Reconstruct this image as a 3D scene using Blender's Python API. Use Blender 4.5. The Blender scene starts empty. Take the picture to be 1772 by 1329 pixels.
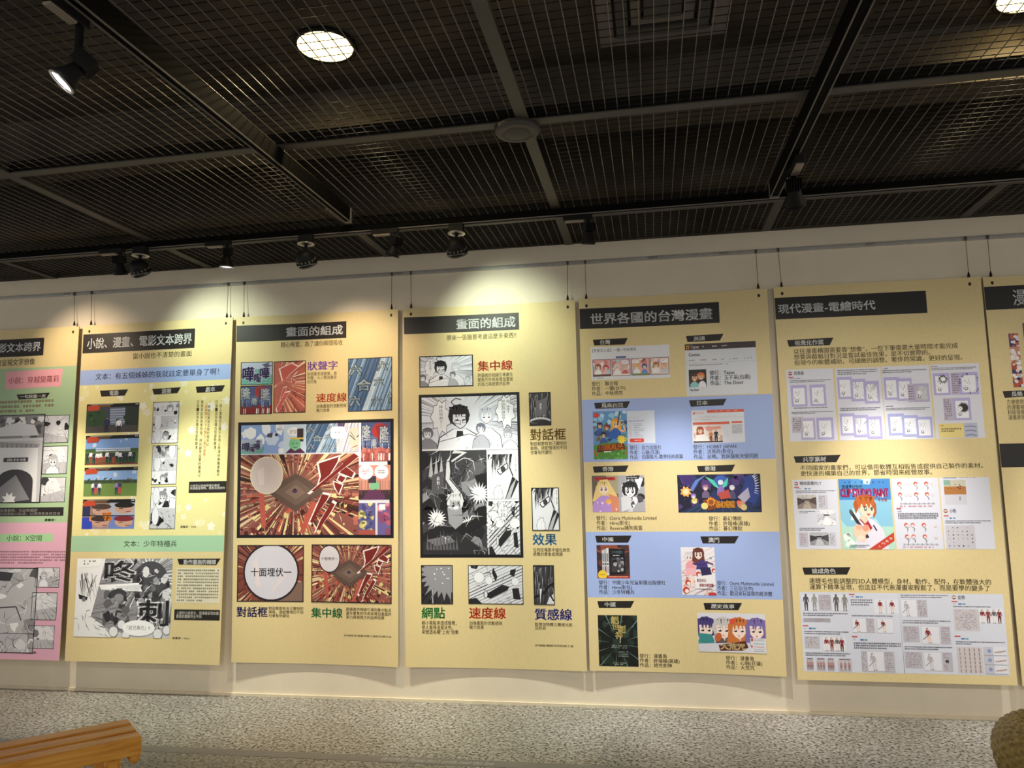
import bpy, bmesh, math, random
from mathutils import Vector, Matrix
from mathutils.geometry import tessellate_polygon

C = bpy.context.scene.collection
SC = bpy.context.scene
W, H = 1772, 1329

# ------------------------------------------------------------------ camera
FPX = 1302.94
YAW, PITCH, ROLL = -0.163, 0.1187, -0.0172
EYE = Vector((0.0, -4.95, 1.464))
_cy, _sy, _cp, _sp = math.cos(YAW), math.sin(YAW), math.cos(PITCH), math.sin(PITCH)
FWD = Vector((_sy * _cp, _cy * _cp, _sp))
_r = Vector((_cy, -_sy, 0)); _u = _r.cross(FWD)
RGT = _r * math.cos(ROLL) + _u * math.sin(ROLL)
UPV = -_r * math.sin(ROLL) + _u * math.cos(ROLL)
cd = bpy.data.cameras.new('camera'); cam = bpy.data.objects.new('camera', cd); C.objects.link(cam)
cd.sensor_fit = 'HORIZONTAL'; cd.sensor_width = 36.0; cd.lens = 36.0 * FPX / W
cam.matrix_world = Matrix(((RGT.x, UPV.x, -FWD.x, EYE.x), (RGT.y, UPV.y, -FWD.y, EYE.y), (RGT.z, UPV.z, -FWD.z, EYE.z), (0, 0, 0, 1)))
SC.camera = cam

# ------------------------------------------------------------------ world, lights, exposure
SC.view_settings.view_transform = 'Standard'
SC.view_settings.look = 'None'
SC.view_settings.exposure = 0.28
SC.view_settings.gamma = 1.0
SC.view_settings.use_curve_mapping = False
wd = bpy.data.worlds.new('room_light'); SC.world = wd; wd.use_nodes = True
wd.node_tree.nodes['Background'].inputs[0].default_value = (1.0, 0.96, 0.89, 1)
wd.node_tree.nodes['Background'].inputs[1].default_value = 0.82

def spot(name, loc, target, power, angle, color, blend=1.0, size=0.03):
    ld = bpy.data.lights.new(name, 'SPOT'); ld.energy = power; ld.spot_size = math.radians(angle)
    ld.spot_blend = blend; ld.color = color; ld.shadow_soft_size = size
    o = bpy.data.objects.new(name, ld); C.objects.link(o); o.location = loc
    o.rotation_euler = (Vector(target) - Vector(loc)).to_track_quat('-Z', 'Y').to_euler()
    return o
WARM = (1.0, 0.88, 0.70); COOL = (0.93, 1.0, 0.86); NEUT = (1.0, 0.97, 0.91)
# wall washers on the track near the wall: (lamp x, target x, target z, power, cone, colour)
WASH = [(-4.10, -4.0, -0.2, 185, 50, WARM), (-3.10, -3.0, -0.2, 185, 52, COOL), (-1.97, -1.90, -0.2, 185, 58, WARM),
        (-1.01, -0.85, -0.2, 185, 56, COOL), (0.20, 0.25, -0.2, 185, 50, NEUT), (1.45, 1.50, -0.2, 175, 50, NEUT), (2.7, 2.7, -0.2, 175, 50, NEUT)]
for lx, tx, tz, pw, an, co in WASH:
    spot('washer_beam', (lx, -0.67, 2.73), (tx, 0.0, tz), pw, an, co)
# wide spill of the dome lamps, seen as pools of light at the top of the wall
for lx, tx, tz, pw, co in ((-3.10, -2.96, 2.42, 24, (0.86, 1.0, 0.80)), (-1.97, -1.87, 2.12, 26, (1.0, 0.80, 0.58)), (-1.01, -0.88, 2.42, 28, (0.86, 1.0, 0.80)), (-4.1, -4.0, 2.3, 22, (1.0, 0.80, 0.58))):
    spot('washer_spill', (lx, -0.665, 2.735), (tx, 0.0, tz), pw, 84, co)
# lamps on the cross tracks behind the camera
for lx, tx, tz, pw, an, co in [(-2.9, -3.4, 1.2, 72, 40, NEUT), (-1.7, -2.3, 1.2, 72, 40, NEUT), (-1.2, -1.2, 1.2, 64, 40, NEUT), (0.8, -0.2, 1.2, 70, 40, NEUT),
                               (0.9, 0.75, 1.2, 82, 40, NEUT), (1.5, 1.6, 1.2, 128, 40, NEUT), (3.3, 2.7, 1.2, 90, 40, NEUT)]:
    spot('track_beam', (lx, -4.2, 2.85), (tx, 0.0, tz), pw, an, co, size=0.05)

# ------------------------------------------------------------------ helpers
def lin(c):
    return c / 12.92 if c <= 0.04045 else ((c + 0.055) / 1.055) ** 2.4
def hexc(h):
    if not isinstance(h, str): return h
    return tuple(lin(int(h[i:i + 2], 16) / 255) for i in (0, 2, 4)) + (1.0,)
def unproj(px, y=None, z=None):
    d = FWD + RGT * ((px[0] - W / 2) / FPX) - UPV * ((px[1] - H / 2) / FPX)
    k = (y - EYE.y) / d.y if y is not None else (z - EYE.z) / d.z
    return EYE + d * k

def mat(name, color, rough=0.5, metal=0.0, noise=0.0, nscale=20.0, emit=None, estr=0.0, spec=0.5):
    m = bpy.data.materials.new(name); m.use_nodes = True
    nt = m.node_tree; b = nt.nodes['Principled BSDF']
    c = hexc(color)
    b.inputs['Roughness'].default_value = rough; b.inputs['Metallic'].default_value = metal
    b.inputs['Specular IOR Level'].default_value = spec
    if noise > 0:
        tc = nt.nodes.new('ShaderNodeTexCoord'); n = nt.nodes.new('ShaderNodeTexNoise'); r = nt.nodes.new('ShaderNodeValToRGB')
        n.inputs['Scale'].default_value = nscale; n.inputs['Detail'].default_value = 4
        r.color_ramp.elements[0].position = 0.3; r.color_ramp.elements[1].position = 0.7
        r.color_ramp.elements[0].color = tuple(v * (1 - noise) for v in c[:3]) + (1,)
        r.color_ramp.elements[1].color = tuple(min(1, v * (1 + noise)) for v in c[:3]) + (1,)
        nt.links.new(tc.outputs['Object'], n.inputs['Vector']); nt.links.new(n.outputs['Fac'], r.inputs['Fac'])
        nt.links.new(r.outputs['Color'], b.inputs['Base Color'])
    else:
        b.inputs['Base Color'].default_value = c
    if emit:
        b.inputs['Emission Color'].default_value = hexc(emit); b.inputs['Emission Strength'].default_value = estr
    return m

def obj(name, bm, m, parent=None, smooth=False, mats=None):
    me = bpy.data.meshes.new(name); bm.to_mesh(me); bm.free()
    for x in (mats or [m]): me.materials.append(x)
    if smooth:
        for p in me.polygons: p.use_smooth = True
    o = bpy.data.objects.new(name, me); C.objects.link(o)
    if parent: o.parent = parent
    return o
def thing(name, label, cat, loc=(0, 0, 0), group=None):
    o = bpy.data.objects.new(name, None); C.objects.link(o); o.location = loc
    o.empty_display_size = 0.1
    o['label'] = label; o['category'] = cat
    if group: o['group'] = group
    return o
def struct(name, bm, m, parent=None):
    o = obj(name, bm, m, parent)
    if not parent: o['kind'] = 'structure'
    return o
def add_box(bm, lo, hi, M=None, bevel=0.0):
    lo = Vector(lo); hi = Vector(hi)
    r = bmesh.ops.create_cube(bm, size=1.0)
    vs = r['verts']
    for v in vs:
        v.co = Vector((lo[i] + (v.co[i] + 0.5) * (hi[i] - lo[i]) for i in range(3)))
    if bevel > 0:
        es = list({e for v in vs for e in v.link_edges})
        rb = bmesh.ops.bevel(bm, geom=es, offset=bevel, segments=2, affect='EDGES', profile=0.5)
        vs = list({v for f in rb['faces'] for v in f.verts} | {v for v in vs if v.is_valid})
    if M is not None:
        bmesh.ops.transform(bm, matrix=M, verts=vs)
    return vs
def add_tube(bm, p, q, r, n=8, r2=None, cap=True):
    p = Vector(p); q = Vector(q); d = q - p
    rot = d.to_track_quat('Z', 'Y').to_matrix().to_4x4()
    rr = bmesh.ops.create_cone(bm, cap_ends=cap, segments=n, radius1=r, radius2=r if r2 is None else r2, depth=d.length)
    bmesh.ops.transform(bm, matrix=Matrix.Translation((p + q) / 2) @ rot, verts=rr['verts'])
    return rr['verts']
def add_lathe(bm, prof, n=32, M=None):
    rings = []
    for r, z in prof:
        if r < 1e-6: rings.append([bm.verts.new((0, 0, z))])
        else: rings.append([bm.verts.new((r * math.cos(2 * math.pi * i / n), r * math.sin(2 * math.pi * i / n), z)) for i in range(n)])
    for a, b in zip(rings, rings[1:]):
        for i in range(n):
            j = (i + 1) % n
            if len(a) == 1 and len(b) == 1: continue
            if len(a) == 1: bm.faces.new((a[0], b[j], b[i]))
            elif len(b) == 1: bm.faces.new((a[i], a[j], b[0]))
            else: bm.faces.new((a[i], a[j], b[j], b[i]))
    vs = [v for r in rings for v in r]
    if M is not None: bmesh.ops.transform(bm, matrix=M, verts=vs)
    return vs

# ------------------------------------------------------------------ materials
M_wall = mat('wall_paint', 'E2D6C0', 0.75, noise=0.03, nscale=6, spec=0.2)
M_base = mat('plinth_stone', 'DCCFB4', 0.35, noise=0.05, nscale=20)
M_black = mat('black_metal', '0B0B0A', 0.6, noise=0.2, nscale=30, spec=0.25)
M_track = mat('black_track', '090908', 0.75, noise=0.2, nscale=30, spec=0.06)
M_slab = mat('dark_slab', '4E483F', 0.9, noise=0.35, nscale=3, spec=0.1)
M_bar = mat('ceiling_bar_paint', '45413C', 0.6, noise=0.08, nscale=15)
M_wire = mat('mesh_wire_steel', '6E6961', 0.4, metal=0.2)
M_wire_shaded = mat('mesh_wire_shaded', '0F0E0C', 0.4, spec=0.28)  # shade on the upper cross wires is painted in as near-black
M_rail = mat('aluminium', 'B4B1AC', 0.35, metal=0.45, noise=0.08, nscale=40)
M_cable = mat('steel_cable', '5B5348', 0.45, metal=0.5)
M_grip = mat('dark_gripper', '2E2820', 0.35, metal=0.7)
M_grey = mat('grey_plastic', '6E6862', 0.6, noise=0.05, nscale=20)
M_beige = mat('beige_plastic', '8C8073', 0.6, noise=0.04, nscale=20)
M_lampgl = mat('lamp_glass_dark', '1B1918', 0.12, spec=0.8)
M_silver = mat('silver_ring', 'B9B5AE', 0.3, metal=0.8)
M_lit = mat('lit_lens', 'FFFFFF', 0.3, emit='FFF4FF', estr=9.0)
M_down = mat('downlight_glow', 'FFF3CF', 0.4, emit='FFDF92', estr=7.0)
M_litdim = mat('dim_lit_lens', 'FFFFFF', 0.3, emit='EFE8FF', estr=1.4)

def print_mat(name, rough):
    m = bpy.data.materials.new(name); m.use_nodes = True; nt = m.node_tree; b = nt.nodes['Principled BSDF']
    at = nt.nodes.new('ShaderNodeAttribute'); at.attribute_name = 'Ink'
    n = nt.nodes.new('ShaderNodeTexNoise'); n.inputs['Scale'].default_value = 90
    r = nt.nodes.new('ShaderNodeMapRange'); r.inputs['To Min'].default_value = 0.93; r.inputs['To Max'].default_value = 1.05
    mx = nt.nodes.new('ShaderNodeMix'); mx.data_type = 'RGBA'; mx.blend_type = 'MULTIPLY'; mx.inputs['Factor'].default_value = 1.0
    nt.links.new(n.outputs['Fac'], r.inputs['Value'])
    nt.links.new(at.outputs['Color'], mx.inputs['A']); nt.links.new(r.outputs['Result'], mx.inputs['B'])
    nt.links.new(mx.outputs['Result'], b.inputs['Base Color'])
    b.inputs['Roughness'].default_value = rough; b.inputs['Specular IOR Level'].default_value = 0.3
    return m
M_print = print_mat('printed_ink', 0.5)

def floor_mat():
    m = bpy.data.materials.new('speckled_granite'); m.use_nodes = True; nt = m.node_tree; b = nt.nodes['Principled BSDF']
    tc = nt.nodes.new('ShaderNodeTexCoord')
    def noise(sc, det, ro=0.6):
        n = nt.nodes.new('ShaderNodeTexNoise'); n.inputs['Scale'].default_value = sc; n.inputs['Detail'].default_value = det
        n.inputs['Roughness'].default_value = ro
        nt.links.new(tc.outputs['Object'], n.inputs['Vector']); return n
    def ramp(src, stops):
        r = nt.nodes.new('ShaderNodeValToRGB'); e = r.color_ramp.elements
        e[0].position, e[0].color = stops[0][0], hexc(stops[0][1]); e[1].position, e[1].color = stops[-1][0], hexc(stops[-1][1])
        for p, c in stops[1:-1]:
            x = e.new(p); x.color = hexc(c)
        nt.links.new(src, r.inputs['Fac']); return r
    base = ramp(noise(34, 5).outputs['Fac'], [(0.3, '716F6A'), (0.45, '918E88'), (0.6, 'ABA8A1'), (0.75, 'BFBCB6')])
    sp = ramp(noise(62, 3, 0.55).outputs['Fac'], [(0.34, '2C2825'), (0.42, '8A8178'), (0.47, 'FFFFFF')])
    sp2 = ramp(noise(21, 4, 0.7).outputs['Fac'], [(0.30, '4A443E'), (0.39, 'FFFFFF')])
    big = ramp(noise(1.6, 2).outputs['Fac'], [(0.35, 'E4E2DE'), (0.65, 'FFFFFF')])
    cur = base.outputs['Color']
    for s in (sp, sp2, big):
        mx = nt.nodes.new('ShaderNodeMix'); mx.data_type = 'RGBA'; mx.blend_type = 'MULTIPLY'; mx.inputs['Factor'].default_value = 1.0
        nt.links.new(cur, mx.inputs['A']); nt.links.new(s.outputs['Color'], mx.inputs['B']); cur = mx.outputs['Result']
    nt.links.new(cur, b.inputs['Base Color'])
    b.inputs['Roughness'].default_value = 0.33; b.inputs['Specular IOR Level'].default_value = 0.4
    return m
M_floor = floor_mat()

def wood_mat():
    m = bpy.data.materials.new('varnished_pine'); m.use_nodes = True; nt = m.node_tree; b = nt.nodes['Principled BSDF']
    tc = nt.nodes.new('ShaderNodeTexCoord'); mp = nt.nodes.new('ShaderNodeMapping'); mp.inputs['Scale'].default_value = (2.2, 26, 26)
    n = nt.nodes.new('ShaderNodeTexNoise'); n.inputs['Scale'].default_value = 2.0; n.inputs['Detail'].default_value = 5; n.inputs['Distortion'].default_value = 0.6
    r = nt.nodes.new('ShaderNodeValToRGB'); e = r.color_ramp.elements
    e[0].position, e[0].color = 0.28, hexc('C67A22'); e[1].position, e[1].color = 0.72, hexc('F4B557')
    x = e.new(0.48); x.color = hexc('E8A03C')
    nt.links.new(tc.outputs['Object'], mp.inputs['Vector']); nt.links.new(mp.outputs['Vector'], n.inputs['Vector'])
    nt.links.new(n.outputs['Fac'], r.inputs['Fac']); nt.links.new(r.outputs['Color'], b.inputs['Base Color'])
    b.inputs['Roughness'].default_value = 0.35
    return m
M_wood = wood_mat()

# ------------------------------------------------------------------ room shell
ZC = 2.996
bm = bmesh.new(); add_box(bm, (-9, 0, -0.05), (7, 0.15, ZC + .004)); struct('wall_back', bm, M_wall)
bm = bmesh.new(); add_box(bm, (-9, 0, ZC + .004), (7, 0.15, 3.7)); struct('trim_plenum_wall', bm, M_slab)
bm = bmesh.new(); add_box(bm, (-9, -9, -0.1), (7, 0.0, 0.0)); struct('floor', bm, M_floor)
bm = bmesh.new(); add_box(bm, (-9, -0.012, 0.0), (7, 0.0, 0.018)); struct('baseboard_back', bm, M_base)
ROTC = math.radians(-1.1)
def CR(x, y, z):
    dx, dy = x - EYE.x, y - EYE.y
    c, s = math.cos(ROTC), math.sin(ROTC)
    return Vector((EYE.x + c * dx - s * dy, EYE.y + s * dx + c * dy, z))
MC = Matrix.Translation((EYE.x, EYE.y, 0)) @ Matrix.Rotation(ROTC, 4, 'Z') @ Matrix.Translation((-EYE.x, -EYE.y, 0))
BX = [-5.72, -4.42, -3.13, -1.775, -0.50, 0.775, 1.955, 3.23]
BY = [-5.64, -4.37, -3.10, -1.83, -0.56, 0.0]
ceil = bpy.data.objects.new('ceiling', None); C.objects.link(ceil); ceil['kind'] = 'structure'
bm = bmesh.new(); add_box(bm, (-9, -9, 3.6), (7, 0.0, 3.7)); obj('slab', bm, M_slab, ceil)
for i, x in enumerate(BX):
    y0 = -1.02 if i in (3, 5) else BY[0]
    bm = bmesh.new(); add_box(bm, (x - 0.027, y0, ZC), (x + 0.027, -0.002, ZC + 0.006), MC)
    add_box(bm, (x - 0.006, y0, ZC + 0.006), (x + 0.006, -0.01, ZC + 0.055), MC)
    o = obj('frame_bar', bm, M_bar, ceil)
for y in BY[1:5]:
    bm = bmesh.new(); add_box(bm, (BX[0], y - 0.027, ZC + 0.0005), (BX[-1], y + 0.027, ZC + 0.0065), MC)
    obj('frame_bar', bm, M_bar, ceil)
    bm = bmesh.new(); add_box(bm, (BX[0], y - 0.008, ZC + 0.0065), (BX[-1], y + 0.008, ZC + 0.07), MC)
    obj('frame_web', bm, M_black, ceil)
for i in range(len(BX) - 1):
    for j in range(len(BY) - 1):
        x0, x1, y0, y1 = BX[i] + 0.03, BX[i + 1] - 0.03, BY[j] + 0.015, BY[j + 1] - (0.015 if j < 4 else 0.0)
        n = round((x1 - x0) / 0.0512); k = max(2, round((y1 - y0) / 0.0478))
        bm = bmesh.new()
        for a in range(n):
            x = x0 + (a + 0.5) * (x1 - x0) / n
            add_tube(bm, CR(x, y0, ZC + 0.012), CR(x, y1, ZC + 0.012), 0.0021, 6)
        pm = obj('mesh_panel', bm, M_wire, ceil, True)
        bm = bmesh.new()
        for a in range(k):
            y = y0 + (a + 0.5) * (y1 - y0) / k
            add_tube(bm, CR(x0, y, ZC + 0.0165), CR(x1, y, ZC + 0.0165), 0.0019, 6)
        obj('cross_wires', bm, M_wire_shaded, pm, True)
# slab beams and ducts seen dimly through the mesh
for y, w, z in ((-1.1, 0.10, 3.3), (-0.25, 0.10, 3.25)):
    bm = bmesh.new(); add_box(bm, (-8, y - w, z), (6, y + w, 3.6)); obj('slab_beam', bm, M_slab, ceil)

# ------------------------------------------------------------------ prints: flat ink shapes laid on a poster's own surface
class Poster:
    def __init__(self, name, label, TL, TR, BL, BR, base, tilt, bow, color):
        self.base, self.tilt, self.bow = base, tilt, bow
        ex = lambda p, s, t: unproj(p, y=self.y(s, t)) if p else None
        c = [ex(TL, 0, 0), ex(TR, 1, 0), ex(BL, 0, 1), ex(BR, 1, 1)]
        for a, b, sg in ((0, 1, -1), (2, 3, -1), (1, 0, 1), (3, 2, 1)):
            if c[a] is None: c[a] = c[b] + Vector((sg * 1.2, 0, 0))
        self.c = c
        self.wm = (c[1] - c[0]).length; self.hm = (c[2] - c[0]).length
        mid = (c[2] + c[3]) / 2
        self.root = thing(name, label, 'poster', (mid.x, 0, mid.z), 'comic exhibition posters hung along the wall')
        self.org = Vector((mid.x, 0, mid.z))
        a = Art(self); n = 12 if bow else 1
        a.add([(0, 0), (1, 0), (1, 1), (0, 1)], color)
        bo = a.build('board', thick=0.006)
    def y(self, s, t): return -(self.base + self.tilt * t + self.bow * (2 * s - 1) ** 2)
    def pos(self, s, t, off=0.0):
        c = self.c
        p = (c[0] * (1 - s) + c[1] * s) * (1 - t) + (c[2] * (1 - s) + c[3] * s) * t
        return Vector((p.x, self.y(s, t) - off, p.z))
    def at(self, p):
        s = t = 0.5
        for _ in range(8):
            q = unproj(p, y=self.y(s, t)); c = self.c
            for _ in range(3):
                zt = c[0].z * (1 - s) + c[1].z * s; zb = c[2].z * (1 - s) + c[3].z * s
                t = (zt - q.z) / (zt - zb)
                xl = c[0].x * (1 - t) + c[2].x * t; xr = c[1].x * (1 - t) + c[3].x * t
                s = (q.x - xl) / (xr - xl)
        return s, t
    def art(self): return Art(self)
    def frame(self, art, TL, BR):
        a = self.at(TL); b = self.at(BR)
        return Fr(art, a[0], a[1], b[0], b[1])
    # one part per call
    def picture(self, TL, BR, fn, name='comic_picture', label=None, **k):
        art = Art(self); fr = self.frame(art, TL, BR); fn(fr, **k)
        o = art.build(name)
        if label: o['label'] = label
        return o
    def band(self, y0, y1, fn, label):       # a printed band over the whole width, between two pixel points
        art = Art(self); fn(Fr(art, .0008, self.at(y0)[1], .9992, self.at(y1)[1])); o = art.build('colour_band'); o['label'] = label
    def caption(self, lines, TL, BR, col='2A241B', name='caption_text', bold=0.008, ls=1.0, base=5e-4):
        art = Art(self); art.base = base; fr = self.frame(art, TL, BR); fr.text(lines, 0, 0, 1, 1, col, bold, ls)
        return art.build(name)
    def bar(self, TL, BR, text, tTL, tBR, name='title_bar', col='241F1D', tcol='FFFFFF', bold=0.016):
        art = Art(self); fr = self.frame(art, TL, BR); fr.rect(0, 0, 1, 1, col)
        if text: self.frame(art, tTL, tBR).text(text, 0, 0, 1, 1, tcol, bold)
        return art.build(name)
    def tag(self, quad, text, tTL, tBR, bold=0.02):
        art = Art(self); art.add([self.at(p) for p in quad], '221D1B')
        self.frame(art, tTL, tBR).text(text, 0, 0, 1, 1, 'FBFAF6', bold)
        return art.build('name_tag')
    def holes(self, pts):
        for p in pts:
            art = Art(self); s, t = self.at(p)
            e = lambda rx, ry, col: art.add([(s + rx * math.cos(i * math.pi / 6) / self.wm, t + ry * math.sin(i * math.pi / 6) / self.hm) for i in range(12)], col)
            e(0.009, 0.012, '6B5B3C'); e(0.006, 0.009, '1A140C')
            art.build('eyelet')

class Art:
    def __init__(self, poster):
        self.base = 5e-4; self.p = poster; self.bm = bmesh.new(); self.l = self.bm.loops.layers.float_color.new('Ink'); self.k = 0
    def add(self, pts, col, hold=False):
        if not hold: self.k += 1
        if len(pts) < 3: return
        z = self.k
        vs = [self.bm.verts.new((a, b, z)) for a, b in pts]
        col = hexc(col)
        if len(pts) <= 4: idx = [list(range(len(pts)))]
        else: idx = tessellate_polygon([[Vector((a, b * 1.0, 0)) for a, b in pts]])
        for t in idx:
            try: f = self.bm.faces.new([vs[i] for i in t])
            except ValueError: continue
            for lp in f.loops: lp[self.l] = col
    def addmesh(self, verts, faces, col, hold=False):
        self.k += 0 if hold else 1; z = self.k; col = hexc(col)
        vs = [self.bm.verts.new((a, b, z)) for a, b in verts]
        for t in faces:
            try: f = self.bm.faces.new([vs[i] for i in t])
            except ValueError: continue
            for lp in f.loops: lp[self.l] = col
    def build(self, name, thick=0.0):
        bm = self.bm; p = self.p
        if p.bow:
            for i in range(1, 12):
                g = list(bm.verts) + list(bm.edges) + list(bm.faces)
                bmesh.ops.bisect_plane(bm, geom=g, plane_co=(i / 12, 0, 0), plane_no=(1, 0, 0), dist=1e-7)
        if thick or name == 'colour_band':
            for i in range(1, 12):
                g = list(bm.verts) + list(bm.edges) + list(bm.faces)
                bmesh.ops.bisect_plane(bm, geom=g, plane_co=(0, i / 12, 0), plane_no=(0, 1, 0), dist=1e-7)
        dz = min(3e-5, (1.2e-4 if name == 'colour_band' else 2.0e-3) / max(1, self.k)); base = {'colour_band': 1.5e-4, 'label_strip': 3.5e-4}.get(name, self.base)
        bmesh.ops.recalc_face_normals(bm, faces=list(bm.faces))
        for v in bm.verts:
            s, t, z = v.co
            i = min(11, max(0, math.floor(s * 12)))
            if p.bow and 0 <= s <= 1:   # straight between the fold lines, so that every layer lies on the one below
                f = s * 12 - i; q = p.pos(i / 12, t, 0) * (1 - f) + p.pos((i + 1) / 12, t, 0) * f
                w = p.pos(s, t, 0); q = Vector((w.x, q.y, w.z))
            else: q = p.pos(s, t, 0)
            q.y -= base + z * dz if thick == 0 else 0
            v.co = q - p.org
        for f in bm.faces:
            if f.normal.y > 0: f.normal_flip()
        bm.normal_update()
        for f in bm.faces:
            if f.normal.y > 0: f.normal_flip()
        if thick:
            r = bmesh.ops.extrude_face_region(bm, geom=list(bm.faces))
            nv = [e for e in r['geom'] if isinstance(e, bmesh.types.BMVert)]
            for v in nv: v.co.y += thick
            bmesh.ops.recalc_face_normals(bm, faces=list(bm.faces))
            edge = hexc('B9A678')
            for f in bm.faces:
                if abs(f.normal.y) < 0.5:
                    for lp in f.loops: lp[self.l] = edge
        return obj(name, bm, M_print, p.root)

def clip(pts):
    for ax, lim, sg in ((0, 0, 1), (0, 1, -1), (1, 0, 1), (1, 1, -1)):
        out = []
        for i in range(len(pts)):
            p, q = pts[i - 1], pts[i]
            a, b = sg * (p[ax] - lim), sg * (q[ax] - lim)
            if (a >= 0) != (b >= 0):
                f = a / (a - b); out.append((p[0] + f * (q[0] - p[0]), p[1] + f * (q[1] - p[1])))
            if b >= 0: out.append(q)
        pts = out
        if len(pts) < 3: return []
    return pts

class Fr:                                   # a rectangle on a poster with its own 0..1 coordinates
    def __init__(self, art, s0, t0, s1, t1):
        self.art, self.s0, self.t0, self.s1, self.t1 = art, s0, t0, s1, t1
        self.w = (s1 - s0) * art.p.wm; self.h = (t1 - t0) * art.p.hm; self.asp = self.h / self.w
    def P(self, a, b): return (self.s0 + a * (self.s1 - self.s0), self.t0 + b * (self.t1 - self.t0))
    def poly(self, pts, col, hold=False):
        pts = clip(list(pts))
        if pts: self.art.add([self.P(*p) for p in pts], col, hold)
    def rect(self, a0, b0, a1, b1, col, hold=False): self.poly([(a0, b0), (a1, b0), (a1, b1), (a0, b1)], col, hold)
    def sub(self, a0, b0, a1, b1):
        p, q = self.P(a0, b0), self.P(a1, b1); return Fr(self.art, p[0], p[1], q[0], q[1])
    def ell(self, a, b, ra, rb, col, n=22, hold=False, rot=0.0):
        c, s = math.cos(rot), math.sin(rot); k = self.asp; pts = []
        for i in range(n):
            u, v = ra * math.cos(2 * math.pi * i / n), rb * math.sin(2 * math.pi * i / n) * k
            pts.append((a + u * c - v * s, b + (u * s + v * c) / k))
        self.poly(pts, col, hold)
    def circ(self, a, b, r, col, n=18, hold=False): self.ell(a, b, r * self.asp, r, col, n, hold)   # r in heights
    def line(self, pts, w, col, hold=False, taper=False):        # w in heights
        k = self.asp
        for i in range(len(pts) - 1):
            (x0, y0), (x1, y1) = pts[i], pts[i + 1]
            dx, dy = (x1 - x0) / k, y1 - y0; L = math.hypot(dx, dy) or 1
            nx, ny = -dy / L * w / 2 * k, dx / L * w / 2
            if taper: self.poly([(x0 + nx, y0 + ny), (x0 - nx, y0 - ny), (x1, y1)], col, hold)
            else: self.poly([(x0 + nx, y0 + ny), (x0 - nx, y0 - ny), (x1 - nx, y1 - ny), (x1 + nx, y1 + ny)], col, hold)
            hold = True if i == 0 and not hold else hold
    def border(self, w, col):                                    # w in heights
        wa = w * self.asp
        self.rect(0, 0, 1, w, col); self.rect(0, 1 - w, 1, 1, col, True); self.rect(0, w, wa, 1 - w, col, True); self.rect(1 - wa, w, 1, 1 - w, col, True)
    def rays(self, c, n, r0, r1, w, cols, rg, a0=0.0, a1=2 * math.pi):
        todo = []
        for i in range(n):
            t = rg.uniform(a0, a1); q0 = r0 * rg.uniform(0.8, 1.35); ww = w * rg.uniform(0.3, 1.2)
            p = (c[0] + q0 * math.cos(t) * self.asp, c[1] + q0 * math.sin(t))
            todo.append((rg.choice(cols), [p] + [(c[0] + r1 * math.cos(t + d) * self.asp, c[1] + r1 * math.sin(t + d)) for d in (ww, -ww)]))
        self.batch(todo)
    def batch(self, todo):                  # shapes of one colour share one layer
        half = len(todo) // 2 if len(todo) > 30 else 0
        for part in (todo[:half], todo[half:]):
            for col in sorted({c for c, p in part}, key=lambda c: [q[0] for q in part].index(c)):
                first = True
                for c, p in part:
                    if c == col: self.poly(p, c, not first); first = False
    def spiky(self, a, b, r, col, rg, n=16, inner=0.7, sx=1.0):
        pts = []
        for i in range(2 * n):
            q = r * (rg.uniform(0.9, 1.15) if i % 2 else inner * rg.uniform(0.85, 1.05)); t = math.pi * i / n
            pts.append((a + q * math.cos(t) * self.asp * sx, b + q * math.sin(t)))
        self.poly(pts, col)
    def dashes(self, a0, b0, a1, b1, n, col, rg, fill=0.85, short=0.5):
        lh = (b1 - b0) / n; self.art.k += 1
        cw = lh * self.asp * 0.75
        for i in range(n):
            y = b0 + i * lh; end = a1 if i < n - 1 else a0 + (a1 - a0) * rg.uniform(short, 0.95); x = a0
            while x + cw * 0.8 < end:
                if rg.random() < fill: self.rect(x, y + lh * 0.12, x + cw * rg.uniform(0.6, 0.9), y + lh * rg.uniform(0.6, 0.72), col, True)
                x += cw
    def text(self, lines, a0, b0, a1, b1, col, bold=0.0, ls=1.0, sky=None):
        v, f, (lo, hi) = glyphs(lines, 0, ls)
        p, q = self.P(a0, b0), self.P(a1, b1)
        sx = (q[0] - p[0]) / (hi[0] - lo[0]); sy = (q[1] - p[1]) / (hi[1] - lo[1])
        bs = [(0, 0)] if bold <= 0 else ([(-bold, 0), (bold, 0)] if bold < .01 else [(-bold, -bold * .7), (bold, -bold * .7), (-bold, bold * .7), (bold, bold * .7)])
        for n, (bx, by) in enumerate(bs): self.art.addmesh([(p[0] + (x + bx - lo[0]) * sx, p[1] + (hi[1] - y - by) * sy) for x, y in v], f, col, n > 0)
    def vtext(self, s, a0, b0, a1, b1, col, bold=0.0):
        n = len(s); h = (b1 - b0) / n; self.art.k += 1
        for i, ch in enumerate(s):
            m = {'。': (0.6, 0.05, 0.9, 0.35), '，': (0.6, 0.05, 0.9, 0.4), '！': (0.4, 0.05, 0.6, 0.9), '…': (0.42, 0.1, 0.58, 0.9), '『': (0.4, 0.5, 0.95, 0.95), '』': (0.05, 0.05, 0.6, 0.5)}.get(ch, (0.04, 0.05, 0.96, 0.93))
            x = lambda u: a0 + u * (a1 - a0)
            if ch == '…':
                for q in (0.2, 0.5, 0.8): self.rect(x(0.42), b0 + (i + q - 0.05) * h, x(0.58), b0 + (i + q + 0.05) * h, col, True)
                continue
            self.text(ch, x(m[0]), b0 + (i + m[1]) * h, x(m[2]), b0 + (i + m[3]) * h, col, bold)

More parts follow.
